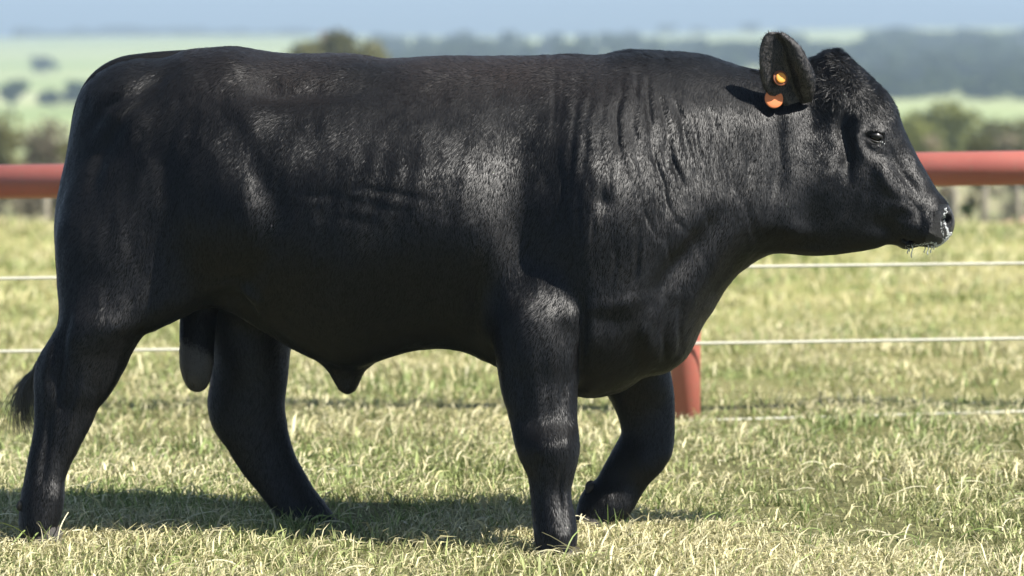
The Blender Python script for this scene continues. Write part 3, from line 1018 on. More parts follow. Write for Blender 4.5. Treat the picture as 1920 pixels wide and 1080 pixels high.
# ------------------------------------------------------------------ coat of short hair
def coat(n_total=520000):
    tri = np.concatenate([Q[:, [0, 1, 2]], Q[:, [0, 2, 3]]])
    a, b, c = V[tri[:, 0]], V[tri[:, 1]], V[tri[:, 2]]
    tn = [Nn[tri[:, j]] for j in range(3)]
    isear = np.zeros(len(tri), bool)
    for e in ears:
        ev = np.array([v.co[:] for v in e.data.vertices]); eq = np.array([list(pl.vertices) for pl in e.data.polygons])
        et = np.concatenate([eq[:, [0, 1, 2]], eq[:, [0, 2, 3]]])
        en = vnormals(ev, eq)
        for sg in (-1, 1):
            a = np.concatenate([a, ev[et[:, 0]] + sg * .0036 * en[et[:, 0]]]); b = np.concatenate([b, ev[et[:, 1]] + sg * .0036 * en[et[:, 1]]]); c = np.concatenate([c, ev[et[:, 2]] + sg * .0036 * en[et[:, 2]]])
            tn = [np.concatenate([tn[j], sg * en[et[:, j]]]) for j in range(3)]
            isear = np.concatenate([isear, np.ones(len(et), bool)])
    fn = np.cross(b - a, c - a); ar = np.linalg.norm(fn, axis=1) / 2; fn = fn / (2 * ar[:, None] + 1e-12)
    fn = np.where(((fn * tn[0]).sum(1) < 0)[:, None], -fn, fn)
    cen = (a + b + c) / 3
    px, py = to_px(cen[:, 0], cen[:, 1], cen[:, 2])
    w = ar * np.where(fn[:, 1] < .25, 1.0, .22)
    w *= np.where((px + .35 * (py - 400) > 1752) & (py > 380) & (px > 1735), 0.0, 1.0)      # bare nose
    eye = (np.abs(px - 1641) < 19) & (np.abs(py - 257) < 13)
    w *= np.where(eye, 0, 1)
    scro = (px > 330) & (px < 400) & (py > 634 + .55 * (px - 338)) & (cen[:, 1] < .12) & (cen[:, 1] > -.02)
    w *= np.where(scro, .03, 1)
    w *= np.where(px > 1430, 2.0, 1)
    w *= np.where(isear & (tn[0][:, 1] < 0), .4, 1)
    w *= np.where(cen[:, 2] < .02, 0, 1)
    r = np.random.default_rng(11)
    cw = np.cumsum(w); cw /= cw[-1]
    k = np.searchsorted(cw, r.random(n_total))
    u, v = r.random(n_total), r.random(n_total)
    fl = u + v > 1; u[fl] = 1 - u[fl]; v[fl] = 1 - v[fl]
    p = a[k] + u[:, None] * (b[k] - a[k]) + v[:, None] * (c[k] - a[k])
    nn = (tn[0][k] * (1 - u - v)[:, None] + tn[1][k] * u[:, None] + tn[2][k] * v[:, None])
    ek = isear[k]
    nn /= np.linalg.norm(nn, axis=1, keepdims=True) + 1e-9
    px, py = px[k], py[k]
    # lie of the hair
    top = smoothstep(190, 100, py) * smoothstep(1450, 1350, px)
    flow = np.zeros((n_total, 3))
    flow[:, 0] = -.30 - .75 * top
    flow[:, 2] = -1 + .8 * top
    leg = smoothstep(600, 720, py); flow[:, 0] *= (1 - .8 * leg)
    hd = smoothstep(1450, 1540, px)
    flow[:, 0] = flow[:, 0] * (1 - hd) + hd * .15; flow[:, 2] = flow[:, 2] * (1 - hd) - hd * .9
    a1 = .34 * N3(p[:, 0] * 9, p[:, 1] * 9, p[:, 2] * 9) + .30 * N1(p[:, 0] * 34, p[:, 1] * 34, p[:, 2] * 20) + r.normal(0, .17, n_total)
    curl = smoothstep(1505, 1530, px) * smoothstep(240, 190, py) + smoothstep(1120, 1200, px) * smoothstep(1400, 1330, px) * smoothstep(128, 108, py) * .45
    curl = np.where(ek, 0.0, curl)
    curl = np.clip(curl + .38 * blob(px, py, 300, 255, 110, 60, 20, 1.0) + .2 * blob(px, py, 520, 215, 40, 25, 0, 1.0) + .15 * blob(px, py, 1000, 610, 60, 70, 0, 1.0), 0, 1)
    a1 = a1 * (1 + 3.2 * curl) + hd * .5 * N2(p[:, 0] * 40, p[:, 1] * 40, p[:, 2] * 40)
    flow[ek] = (-.25, -.1, 1.0)
    flow /= np.linalg.norm(flow, axis=1, keepdims=True)
    tg = flow - (flow * nn).sum(1)[:, None] * nn
    tg /= np.linalg.norm(tg, axis=1, keepdims=True) + 1e-6
    bt = np.cross(nn, tg)
    d = tg * np.cos(a1)[:, None] + bt * np.sin(a1)[:, None]
    Lh = (.011 + .005 * r.random(n_total)) * (1 - .35 * hd) * (1 + 1.5 * curl * (py < 300))
    Lh = np.where(ek, .006 + .005 * r.random(n_total) ** 2, Lh); a1 = np.where(ek, r.normal(0, .5, n_total), a1)
    d = tg * np.cos(a1)[:, None] + bt * np.sin(a1)[:, None]
    lift = .16 + .14 * r.random(n_total) + .35 * curl * r.random(n_total)
    K = 4; T = np.linspace(0, 1, K)
    pos = np.zeros((n_total, K, 3), np.float32)
    for j, t in enumerate(T):
        up = lift * t - .12 * t * t
        pos[:, j] = p + d * (Lh * t)[:, None] + nn * (Lh * up - .0004)[:, None]
    rad = np.array([.00042, .00040, .00030, .00010])[None] * np.ones((n_total, 1))
    o = curves_obj('coat', pos, rad, COAT, bull, K)
    nh = nn - d * (.34 + .08 * r.random((n_total, 1))) * np.where(ek, -1, 1)[:, None] + bt * r.normal(0, .10, (n_total, 1)) + r.normal(0, .02, (n_total, 3))
    nh = nh + curl[:, None] * r.normal(0, .18, (n_total, 3))
    nh /= np.linalg.norm(nh, axis=1, keepdims=True)
    fade = smoothstep(235, 110, py) * smoothstep(1300, 1050, px) * smoothstep(300, 420, px) * np.clip(.55 + .8 * N2(p[:, 0] * 5, p[:, 1] * 5, p[:, 2] * 5 + 7), 0, 1)
    fade = np.clip(fade * (.6 + .6 * r.random(n_total)), 0, .85)
    fa = o.data.attributes.new('faded', 'FLOAT', 'CURVE')
    fa.data.foreach_set('value', fade.astype(np.float32))
    at = o.data.attributes.new('nrm', 'FLOAT_VECTOR', 'CURVE')
    at.data.foreach_set('vector', nh.astype(np.float32).ravel())
    return o
coat()

# ------------------------------------------------------------------ saliva on the muzzle
def drop_line(name, pts, rads, y):
    p = np.array([P3(a, b, y if np.isscalar(y) else yy) for (a, b), yy in zip(pts, y if not np.isscalar(y) else [y] * len(pts))])
    return link(name, tube_mesh(name, p, rads, 8), FOAM, bull)
from mathutils.bvhtree import BVHTree
bvh = BVHTree.FromPolygons([tuple(v) for v in V], [tuple(q) for q in Q])
def on_hide(px, py, lift=.001):
    """point of the near side of the hide seen at a pixel"""
    o_ = Vector((0, -CAM_D, CAM_H)); t = Vector(P3(px, py, 0.0)); d_ = (t - o_).normalized()
    h = bvh.ray_cast(o_, d_)
    if h[0] is None: return None
    return np.array(h[0] - d_ * lift)
def foam_strand(pts, r0, n):
    path = spline(np.array(pts, float), 8, closed=False)
    rr = np.random.default_rng(int(pts[0][0]))
    vs, loops, starts = [], [], []
    base = ellipsoid_mesh('tmp', (1, 1, 1), 8, 6)
    bv = np.array([v.co[:] for v in base.vertices]); bp = [list(pl.vertices) for pl in base.polygons]
    bpy.data.meshes.remove(base)
    for i in range(n):
        q = path[int(rr.random() * (len(path) - 1))] + rr.normal(0, 1.3, 2)
        w = on_hide(q[0], q[1])
        if w is None: continue
        s = r0 * (.5 + rr.random())
        o_ = len(vs)
        for v in bv: vs.append(w + v * s * np.array([1, .6, 1.3]))
        for f in bp:
            starts.append(len(loops)); loops.extend([o_ + k for k in f])
    return link('saliva', mesh_np('saliva', np.array(vs), loops, starts, True), FOAM, bull)
foam_strand([(1770, 400), (1771, 418), (1776, 432), (1777, 444), (1768, 454)], .0013, 130)
foam_strand([(1728, 458), (1742, 456), (1756, 456)], .0014, 40)
foam_strand([(1784, 436), (1776, 449), (1762, 459), (1750, 463)], .0015, 90)
foam_strand([(1764, 418), (1766, 434), (1770, 448)], .0008, 26)
foam_strand([(1700, 462), (1712, 459), (1724, 460)], .0013, 26)
foam_strand([(1773, 392), (1774, 399)], .0016, 8)
foam_strand([(1654, 266), (1659, 268)], .0013, 4)
foam_strand([(1519, 158), (1523, 163)], .0020, 6)
foam_strand([(1530, 124), (1538, 129)], .0015, 6)
for (a, b, c_, l_) in ((1703, 464, -.11, 16), (1710, 463, -.12, 24), (1740, 464, -.13, 18), (1734, 466, -.09, 12), (1746, 465, -.12, 13), (1752, 463, -.11, 9), (1706, 464, -.10, 12)):
    p0 = P3(a, b - 4, c_); n = 7
    pp = np.array([p0 + np.array([.002 * math.sin(i), .0, -l_ / 650 * i / (n - 1)]) for i in range(n)])
    link('drool', tube_mesh('drool', pp, [.0022, .0018, .0014, .0012, .0014, .002, .0012], 8), FOAM, bull)

# ------------------------------------------------------------------ pipe fence behind the bull
def fence():
    YF = 8280.0 / (786 - 90) - CAM_D
    f = empty('pipe_fence', (0, YF, 0))
    tag(f, 'red pipe rail fence with pale wires running behind the bull', 'fence')
    def lz(px, py): return P3(px, py, YF)[2]
    zr0, zr1 = lz(0, 341), lz(1920, 315)
    x0, x1 = P3(0, 341, YF)[0], P3(1920, 315, YF)[0]
    sl_ = (zr1 - zr0) / (x1 - x0)
    zr = lambda x: zr0 + (x - x0) * sl_
    def cyl(name, a, b, r, mat, seg=20, n=2, wob=0.0):
        a = np.array(a, float); b = np.array(b, float)
        pp = np.array([a + (b - a) * t + np.array([0, 0, wob * math.sin(t * 23 + a[2] * 9)]) for t in np.linspace(0, 1, n)])
        return link(name, tube_mesh(name, pp, [r] * n, seg), mat, f)
    rx = [-7.6, -4.6, -1.6, 1.4, 4.4, 7.4]
    px_post = P3(1285, 780, YF)[0]
    posts = [px_post + 3.0 * k for k in range(-3, 4)]
    for x in posts:
        cyl('post', (x, 0, -.3), (x, 0, zr(x) - .055), .058, RED, 20)
    for k in range(len(posts) - 1):
        a, b = posts[k], posts[k + 1]
        o = cyl('rail', (a + .002, 0, zr(a)), (b - .002, 0, zr(b)), .0655, RED, 28)
    cyl('rail', (posts[-1] + .002, 0, zr(posts[-1])), (posts[-1] + 3, 0, zr(posts[-1]) + 3 * sl_), .0655, RED, 28)
    for (l, r) in ((519, 492), (657, 632), (824, 769)):
        z0, z1 = lz(0, l), lz(1920, r)
        s = (z1 - z0) / (x1 - x0)
        a, b = posts[0], posts[-1] + 3
        cyl('wire', (a, -.064, z0 + (a - x0) * s), (b, -.064, z0 + (b - x0) * s), .0058, ROPE, 8, 60, .0025)
fence()

# ------------------------------------------------------------------ grass
def grass():
    r = np.random.default_rng(5)
    Vs, C = [], []
    def zone(d0, d1, dens, wmul, lmul, fan):
        # area weighted rows
        n = 0
        ds = np.linspace(d0, d1, 40)
        D = []; X = []
        for a, b in zip(ds[:-1], ds[1:]):
            hw = (a * .17 + fan + .35)
            m = int(dens * 2 * hw * (b - a))
            D.append(r.uniform(a, b, m)); X.append(r.uniform(-hw, hw, m))
        D = np.concatenate(D); X = np.concatenate(X); n = len(D)
        Y = D - CAM_D
        # clumping
        cl = N1(X * 2.2, Y * 2.2, X * 0 + 3) + .6 * N2(X * 6, Y * 6, X * 0)
        keep = r.random(n) < np.clip(.55 + .75 * cl, .08, 1)
        X, Y, cl = X[keep], Y[keep], cl[keep]; n = len(X)
        tall = np.clip(.5 + .5 * N3(X * 1.3, Y * 1.3, X * 0 + 9), 0, 1)
        Z = terrain_h(X, Y)
        kind = r.random(n)
        straw = kind > (.58 + .36 * N3(X * 1.6, Y * 1.6, X * 0))
        Lb = (.020 + .042 * r.random(n) ** 1.5) * (.7 + .7 * tall) * lmul
        coarse = r.random(n) < .10
        Lb = np.where(coarse, Lb * 1.35, Lb)
        for hx, hy in ((.125, -.40), (-1.36, -.15), (-.56, .22), (.26, .10)):
            Lb = Lb * (1 - .5 * np.exp(-((X - hx) ** 2 + (Y - hy) ** 2) / .014))
        w = (.0014 + .0016 * r.random(n)) * wmul
        az = r.uniform(0, 2 * np.pi, n)
        lean = np.where(straw, r.uniform(.8, 1.5, n), r.uniform(.25, 1.4, n))
        Lb = np.where(straw, Lb * r.uniform(.8, 1.7, n), Lb)
        w = np.where(straw, w * .75, w); w = np.where(coarse, w * 2.0, w)
        dirx, diry = np.cos(az), np.sin(az)
        sa = az + np.pi / 2 + r.normal(0, .5, n)
        sx, sy = np.cos(sa), np.sin(sa)
        out = np.zeros((n, 5, 3), np.float32)
        h1 = Lb * .52; l2 = lean * 1.25
        mx = h1 * np.sin(lean * .55); mz = h1 * np.cos(lean * .55)
        ex = mx + Lb * .5 * np.sin(np.minimum(l2, 1.75)); ez = mz + Lb * .5 * np.cos(np.minimum(l2, 1.75))
        lift = np.where(straw, r.random(n) * .022 * lmul, 0)
        Z0 = Z - .006 + lift
        for i, (hx, hz, ww, sg) in enumerate(((0, 0, 1, -1), (0, 0, 1, 1), (mx, mz, .85, -1), (mx, mz, .85, 1), (ex, ez, 0, 0))):
            out[:, i, 0] = X + dirx * hx + sg * sx * w * ww * .5
            out[:, i, 1] = Y + diry * hx + sg * sy * w * ww * .5
            out[:, i, 2] = Z0 + hz + (sg * w * .25 * ww)
        g = np.array([.14, .19, .05]); g2 = np.array([.33, .41, .14]); s1 = np.array([.50, .45, .22]); s2 = np.array([.72, .66, .43])
        m = r.random((n, 1))
        col = np.where(straw[:, None], s1 * (1 - m) + s2 * m, g * (1 - m) + g2 * m)
        dry = np.clip(.5 + .8 * N2(X * .8, Y * .8, X * 0 + 5), 0, 1)[:, None] * .5
        col = col * (1 - dry * .6) + s1 * dry * .6
        col = col * (.6 + .7 * r.random((n, 1)))
        Vs.append(out.reshape(-1, 3)); C.append(np.repeat(np.concatenate([col, np.ones((n, 1))], 1), 5, 0))
    zone(7.2, 9.9, 21000, 1.75, .88, .55)
    zone(9.9, 12.5, 10500, 2.1, .95, .7)
    zone(12.5, 17, 2700, 2.6, 1.35, .9)
    zone(17, 26, 700, 4.0, 1.6, 1.0)
    VV = np.concatenate(Vs); CC = np.concatenate(C).astype(np.float32)
    n = len(VV) // 5
    b = np.arange(n) * 5
    loops = np.stack([b, b + 1, b + 3, b + 2, b + 2, b + 3, b + 4], 1).ravel()
    starts = np.stack([np.arange(n) * 7, np.arange(n) * 7 + 4], 1).ravel()
    me = mesh_np('grass', VV, loops, starts, False)
    at = me.color_attributes.new('tint', 'FLOAT_COLOR', 'POINT')
    at.data.foreach_set('color', CC.ravel())
    o = link('grass', me, BLADES)
    tag(o, 'short dry yellow green pasture grass with straw stems', 'grass', kind='stuff')
    print('grass blades', n)
grass()

def long_stems():
    """runner stalks and seed stems lying over the turf"""
    r = np.random.default_rng(21)
    vs, q, col = [], [], []
    spots = [(r.uniform(-1.7, 1.7), r.uniform(-1.3, 1.6)) for _ in range(420)]
    for (px, y) in ((1110, -.42), (1125, -.40), (1140, -.45), (1060, -.48), (100, -.22), (118, -.25), (75, -.2), (560, .15), (600, .18), (630, .16), (1090, -.50), (1165, -.30), (1000, -.46), (20, -.2), (1030, -.50)):
        for _ in range(3):
            spots.append((float(px2x(px)) + r.normal(0, .02), y + r.normal(0, .02)))
    for i, (x, y) in enumerate(spots):
        special = i >= 420
        L = r.uniform(.05, .14) * (1.15 if special else 1)
        az = r.uniform(0, 2 * math.pi); n = 7
        p = np.array([x, y, float(terrain_h(np.array(x), np.array(y))) + (.0 if special else r.uniform(.0, .03))])
        el = r.uniform(.4, 1.3) if special else r.uniform(-.05, .7)
        w = r.uniform(.0012, .0022)
        c = np.array([.62, .58, .38]) * r.uniform(.8, 1.2) if r.random() < .75 else np.array([.24, .30, .09])
        b0 = len(vs)
        for k in range(n):
            sx, sy = -math.sin(az), math.cos(az)
            ww = w * (1 - .6 * k / n)
            vs.append(p + np.array([sx * ww, sy * ww, ww])); vs.append(p - np.array([sx * ww, sy * ww, ww]))
            col += [(*np.clip(c, 0, .8), 1)] * 2
            p = p + L / (n - 1) * np.array([math.cos(az) * math.cos(el), math.sin(az) * math.cos(el), math.sin(el)])
            el -= r.uniform(.05, .28); az += r.normal(0, .12)
        for k in range(n - 1):
            q.append((b0 + 2 * k, b0 + 2 * k + 1, b0 + 2 * k + 3, b0 + 2 * k + 2))
    # upright green tufts, added thicker across the bull's shadow to break it up
    for _ in range(150):
        if _ < 80: tx, ty = r.uniform(-1.5, .7), r.uniform(-.05, .75)
        else: tx, ty = r.uniform(-1.7, 1.7), r.uniform(-1.2, 2.4)
        for _b in range(int(r.integers(7, 20))):
            L = r.uniform(.035, .085); az = r.uniform(0, 2 * math.pi); w = r.uniform(.0012, .0026); el = r.uniform(1.0, 1.5)
            p = np.array([tx + r.normal(0, .022), ty + r.normal(0, .022), float(terrain_h(np.array(tx), np.array(ty)))])
            c = np.array([.13, .19, .045]) * r.uniform(.7, 1.5) if r.random() < .8 else np.array([.5, .47, .25])
            b0 = len(vs); n = 5; fa = r.uniform(0, math.pi)
            for k in range(n):
                ww = w * (1 - .85 * (k / (n - 1)) ** 1.5)
                vs.append(p + np.array([math.cos(fa) * ww, math.sin(fa) * ww, 0])); vs.append(p - np.array([math.cos(fa) * ww, math.sin(fa) * ww, 0]))
                col += [(*np.clip(c, 0, .8), 1)] * 2
                p = p + L / (n - 1) * np.array([math.cos(az) * math.cos(el), math.sin(az) * math.cos(el), math.sin(el)])
                el -= r.uniform(.05, .3)
            for k in range(n - 1):
                q.append((b0 + 2 * k, b0 + 2 * k + 1, b0 + 2 * k + 3, b0 + 2 * k + 2))
    me = mesh_quads('grass_stems', np.array(vs), q)
    at = me.color_attributes.new('tint', 'FLOAT_COLOR', 'POINT')
    at.data.foreach_set('color', np.array(col, np.float32).ravel())
    o = link('grass_stems', me, BLADES)
    tag(o, 'long pale dry grass stems lying over the turf round the hooves', 'grass', kind='stuff')
long_stems()

# ------------------------------------------------------------------ trees and bushes
LEAF_G = mat_leaf('leaf_dark_green', (.022, .040, .012), (.085, .12, .035))
LEAF_O = mat_leaf('leaf_olive', (.06, .065, .02), (.20, .19, .07))
LEAF_T = mat_leaf('leaf_dry_tan', (.13, .11, .07), (.34, .29, .19))
LEAF_Y = mat_leaf('leaf_yellow_green', (.10, .12, .03), (.30, .31, .09))

def crown_mesh(seed, W, H, z0, n, leaf, lobes=9):
    r = np.random.default_rng(seed)
    an = r.uniform(0, 2 * np.pi, lobes); ra = W * .36 * np.sqrt(r.random(lobes))
    cs = np.stack([np.cos(an) * ra, np.sin(an) * ra, z0 + H * r.uniform(.2, .8, lobes)], 1)
    cs[0] = (0, 0, z0 + H * .76); cs[1, 0] = -W * .3; cs[2, 0] = W * .3
    rs = r.uniform(.17, .28, lobes) * W
    rs[0] = min(.3 * W, .3 * H); cs[0, 2] = z0 + H - rs[0] * .8
    k = r.integers(0, lobes, n)
    d = r.normal(0, 1, (n, 3)); d /= np.linalg.norm(d, axis=1, keepdims=True)
    rad = rs[k] * r.random(n) ** .45
    p = cs[k] + d * rad[:, None] * np.array([1, 1, .8])
    p[:, 2] = np.clip(p[:, 2], z0 + .02 * H, z0 + H)
    a = r.normal(0, 1, (n, 3)); a /= np.linalg.norm(a, axis=1, keepdims=True)
    b = np.cross(a, r.normal(0, 1, (n, 3))); b /= np.linalg.norm(b, axis=1, keepdims=True)
    s = leaf * (.6 + .8 * r.random((n, 1)))
    vs = np.stack([p - a * s, p + b * s * .5, p + a * s, p - b * s * .5], 1).reshape(-1, 3)
    me = mesh_quads('crown', vs, np.arange(4 * n).reshape(-1, 4))
    t = np.repeat(r.random(n), 4); lob = np.repeat(r.random(lobes)[k], 4)
    tc = np.clip(.5 * t + .5 * lob, 0, 1)
    at = me.color_attributes.new('tint', 'FLOAT_COLOR', 'POINT')
    at.data.foreach_set('color', np.stack([tc, tc, tc, np.ones_like(tc)], 1).astype(np.float32).ravel())
    return me, cs

def trunk_mesh(seed, H, r0, cs):
    """tapered trunk with limbs reaching the lobes of the crown"""
    r = np.random.default_rng(seed)
    vs, loops, starts = [], [], []
    def add(pts, rad, seg=7):
        m = tube_mesh('tmp', pts, rad, seg)
        o = len(vs)
        vs.extend([v.co[:] for v in m.vertices])
        for pl in m.polygons:
            starts.append(len(loops)); loops.extend([o + i for i in pl.vertices])
        bpy.data.meshes.remove(m)
    top = np.array([r.normal(0, .05 * H), r.normal(0, .05 * H), H])
    n = 6
    main = np.array([top * (i / (n - 1)) ** 1.0 + np.array([.03 * H * math.sin(i), 0, 0]) * (i > 0) for i in range(n)])
    main[0, 2] = -.4
    add(main, np.linspace(r0, r0 * .45, n))
    for c in cs[:5]:
        a = main[3]; add(np.array([a, (a + c) / 2 + np.array([0, 0, .04 * H]), c]), [r0 * .45, r0 * .3, r0 * .12], 5)
    return mesh_np('trunk', np.array(vs), loops, starts, True)

def make_tree(name, label, cat, x, Y, W, H, mat, seed, n=1600, leaf=.12, trunk=.3, group=None):
    z = float(terrain_h(np.array(float(x)), np.array(float(Y))))
    t = empty(name, (x, Y, z - .1))
    cm, cs = crown_mesh(seed, W, H * (1 - trunk), H * trunk, n, leaf)
    link('crown', cm, mat, t)
    link('trunk', trunk_mesh(seed, H * (trunk + .25), max(.05, W * .045), cs), BARK, t)
    tag(t, label, cat, group)
    return t

def copy_tree(t, x, Y, s, rz, label=None, group=None):
    c = t.copy(); COL.objects.link(c)
    z = float(terrain_h(np.array(float(x)), np.array(float(Y))))
    c.location = (x, Y, z - .1); c.scale = s if hasattr(s, '__len__') else (s, s, s); c.rotation_euler = (0, 0, rz)
    if label: c['label'] = label
    if group: c['group'] = group
    for ch in list(t.children):
        d = ch.copy(); COL.objects.link(d); d.parent = c
    return c

def at(px, d):           # world x of a pixel column at a distance from the camera
    return (px - 960) / F * d

def find_d(px, base_py):
    """distance at which the ground in this column is seen at a row"""
    ds = np.geomspace(90, 2080, 1100)
    x = (px - 960) / F * ds
    h = terrain_h(x, ds - CAM_D)
    row = 90 + (CAM_H - h) / ds * F
    run = np.minimum.accumulate(row)
    ok = np.where((row <= run + 1e-6) & (row <= base_py))[0]
    return float(ds[ok[0]]) if len(ok) else 1980.0

def top_h(px, py, d):
    """height needed for a thing standing at distance d to reach row py"""
    x = at(px, d)
    return (CAM_H - (py - 90) / F * d) - float(terrain_h(np.array(x), np.array(d - CAM_D)))

# the single trees that can be told apart
singles = [
    ('olive_tree', 'broad olive brown tree rising behind the loin of the bull', 635, 150, 52, 190, LEAF_O),
    ('field_tree', 'small lone round tree in the middle of the pale green field', 88, find_d(88, 138), 106, 48, LEAF_G),
    ('field_tree', 'dark round tree at the left edge below the pale field', 24, find_d(24, 206), 148, 60, LEAF_G),
    ('field_tree', 'low wide tree beside the round tree at the foot of the field', 96, find_d(96, 200), 168, 54, LEAF_G),
    ('field_tree', 'dark tree just left of the rump at the foot of the field', 150, find_d(150, 203), 150, 70, LEAF_G),
    ('bush', 'large olive bush right of the head just above the red rail', 1775, 130, 184, 210, LEAF_Y),
    ('bush', 'lower olive bush at the right edge above the red rail', 1905, 120, 212, 190, LEAF_O),
    ('bush', 'yellow green bush touching the nose line above the rail', 1700, 110, 212, 120, LEAF_Y),
    ('bush', 'grey green bush at the left edge above the red rail', 6, 80, 200, 150, LEAF_O),
    ('bush', 'tan leafed bush left of the rump above the red rail', 96, 70, 210, 130, LEAF_T),
    ('bush', 'thin dry bush between the two left bushes', 55, 95, 232, 100, LEAF_T),
]
for i, (nm, lb, px, d, py, wpx, mt) in enumerate(singles):
    H = max(top_h(px, py, d), .8); W = wpx / F * d
    make_tree(nm, lb, 'bush' if nm == 'bush' else 'tree', at(px, d), d - CAM_D, W * 1.05, H, mt, 40 + i, n=2600, leaf=W * .04, trunk=.45 if nm == 'bush' else (.74 if nm == 'olive_tree' else .15))

protos = []
for k in range(4):
    protos.append(None)
def grow(k, px, d, py, wpx, label, group, mt=LEAF_G, name='pine_belt_tree'):
    H = max(top_h(px, py, d), 1.0); W = wpx / F * d
    key = (k, mt.name)
    if key not in grow.lib:
        t = make_tree(name, label, 'tree', at(px, d), d - CAM_D, W, H, mt, 100 + len(grow.lib) * 3, n=1500, leaf=W * .06, trunk=.1, group=group)
        grow.lib[key] = (t, W, H); return t
    t, W0, H0 = grow.lib[key]
    c = copy_tree(t, at(px, d), d - CAM_D, (W / W0, W / W0, H / H0), random.uniform(0, 6), label, group)
    c.name = name
    return c
grow.lib = {}
r = random.Random(9)
# wood on the right, rows 75-180
for i in range(64):
    row = i % 4
    px = 1490 + (i // 4) * 33 + row * 9 + r.uniform(-10, 10)
    base = (108, 132, 157, 183)[row] + r.uniform(-6, 5)
    if row == 0 and px < 1640: continue
    d = find_d(px, base)
    grow(i % 4, px, d, base - r.uniform(38, 56), r.uniform(60, 100), 'dark blue green tree in the hazy wood right of the head', 'trees of the hazy wood on the right', name='wood_tree')
# tree line behind the back of the bull
for i in range(46):
    px = 735 + (i // 2) * 34 + r.uniform(-10, 10)
    base = (112, 138)[i % 2] + r.uniform(-6, 6)
    d = find_d(px, base)
    py = (72, 90)[i % 2] + r.uniform(-14, 12)
    if 850 < px < 900: py -= 14
    grow(i % 4, px, d, py, r.uniform(40, 80), 'hazy tree of the line showing above the back of the bull', 'trees of the line above the back', name='line_tree')
# skyline trees on the left crest
for i in range(16):
    px = 50 + i * 34 + r.uniform(-8, 8)
    grow(i % 4, px, 1970 + r.uniform(-30, 40), 55 + r.uniform(-5, 5), r.uniform(40, 90), 'faint blue tree on the crest above the pale green field', 'trees on the far crest', name='crest_tree')
for i, px in enumerate((1405, 1250, 1310, 1180)):
    grow(i % 4, px, 1840, 44 + i * 4, 36, 'faint grey tree on the skyline left of the ear', 'trees on the skyline by the ear', name='skyline_tree')
# low scrub in the belt behind the paddock
r2 = random.Random(4)
for i in range(30):
    px = -60 + i * 70 + r2.uniform(-20, 20)
    d = r2.uniform(60, 110)
    grow(i % 2, px, d, r2.uniform(240, 290), r2.uniform(60, 110), 'dry scrub bush in the dip behind the paddock', 'scrub bushes in the dip', mt=(LEAF_T, LEAF_O)[i % 2], name='scrub_bush')
for o in bpy.data.objects:
    if o.name.startswith('scrub_bush'): o['category'] = 'bush'

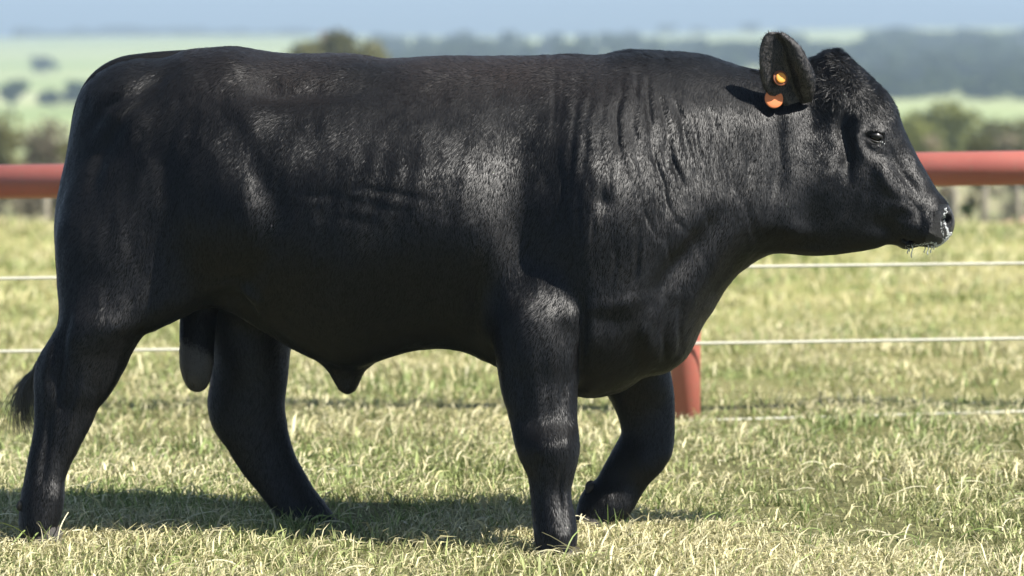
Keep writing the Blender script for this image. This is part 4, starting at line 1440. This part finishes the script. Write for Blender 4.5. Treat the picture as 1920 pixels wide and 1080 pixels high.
# far boundary posts, earth bank and a small shrub beyond the paddock
for i, (px, lab) in enumerate(((1789, 'pale weathered post just right of the nose under the rail'), (1846, 'grey post beyond the paddock in front of the red earth bank'),
                               (1908, 'pale post at the right edge under the rail'), (84, 'reddish grey post left of the rump under the rail')
    )):
    d = 27.5
    o = link('boundary_post', tube_mesh('boundary_post', np.array([(0, 0, -.3), (0, 0, .1), (.004, 0, .29), (0, 0, .33)]), [.034, .034, .031, .02], 10), WOOD)
    o.location = (at(px, d), d - CAM_D, float(terrain_h(np.array(at(px, d)), np.array(d - CAM_D))))
    tag(o, lab, 'post', 'boundary posts beyond the paddock')
def bank(px0, px1, d, h, dep, lab):
    n, m = 40, 14; vs = []
    for i in range(n):
        u = i / (n - 1); x = at(px0, d) + (at(px1, d) - at(px0, d)) * u
        for j in range(m):
            v = j / (m - 1)
            prof = math.sin(math.pi * v) ** .8 * math.sin(math.pi * u) ** .5
            hh = h * prof * (.75 + .5 * float(N1(np.array(x * 1.1), np.array(v * 2.), np.array(.5))))
            yy = d - CAM_D + dep * (v - .3)
            vs.append((x, yy, float(terrain_h(np.array(x), np.array(yy))) + hh - .02))
    q = [(i * m + j, (i + 1) * m + j, (i + 1) * m + j + 1, i * m + j + 1) for i in range(n - 1) for j in range(m - 1)]
    tag(link('earth_bank', mesh_quads('earth_bank', np.array(vs), q, True), EARTH), lab, kind='structure')
bank(1835, 2080, 29, .26, 3, 'low bank of bare red earth beyond the paddock on the right')
bank(-120, 120, 31, .16, 3, 'low bank of bare red earth beyond the paddock on the left')
make_tree('shrub', 'small dark green shrub beside the pale post under the rail', 'bush', at(1808, 26.5), 26.5 - CAM_D, .16, .27, LEAF_G, 77, n=700, leaf=.02, trunk=.05)

# white farm building at the right edge
fb_d = 1020
fx = at(1938, fb_d)
house = empty('farm_building', (fx, fb_d - CAM_D, float(terrain_h(np.array(fx), np.array(fb_d - CAM_D)))))
tag(house, 'small white farm building among the trees at the right edge', 'building')
zt = top_h(1938, 72, fb_d)
w_ = box_mesh('wall', 8.3, 6.4, 3.6, zt - 5.2); link('wall', w_, WHITEWALL, house)
rv = np.array([(-4.5, -3.6, 0), (4.5, -3.6, 0), (4.5, 3.6, 0), (-4.5, 3.6, 0), (-4.5, 0, 1.59), (4.5, 0, 1.59)]) + np.array([0, 0, zt - 1.595])
rme = mesh_np('roof', rv, [0, 1, 5, 4, 2, 3, 4, 5, 0, 4, 3, 1, 2, 5, 3, 2, 1, 0], [0, 4, 8, 11, 14]); link('roof', rme, ROOF, house)
bs = box_mesh('footing', 8.1, 6.2, max(zt - 5.2, .2) + .49, -.5); link('footing', bs, WOOD, house)

# ------------------------------------------------------------------ haze
hz = box_mesh('haze', 8000, 8300, 330, -18)
hm = bpy.data.materials.new('thin_air'); hm.use_nodes = True
ht = hm.node_tree; ht.nodes.remove(ht.nodes['Principled BSDF'])
pv = ht.nodes.new('ShaderNodeVolumePrincipled')
pv.inputs['Color'].default_value = (.60, .79, 1.0, 1)
pv.inputs['Density'].default_value = .0006
pv.inputs['Anisotropy'].default_value = 0.0
ht.links.new(pv.outputs[0], ht.nodes['Material Output'].inputs['Volume'])
ho = link('haze', hz, hm)
ho.location = (0, 4050, 0)
tag(ho, 'thin blue haze in the air over the pasture', kind='stuff')
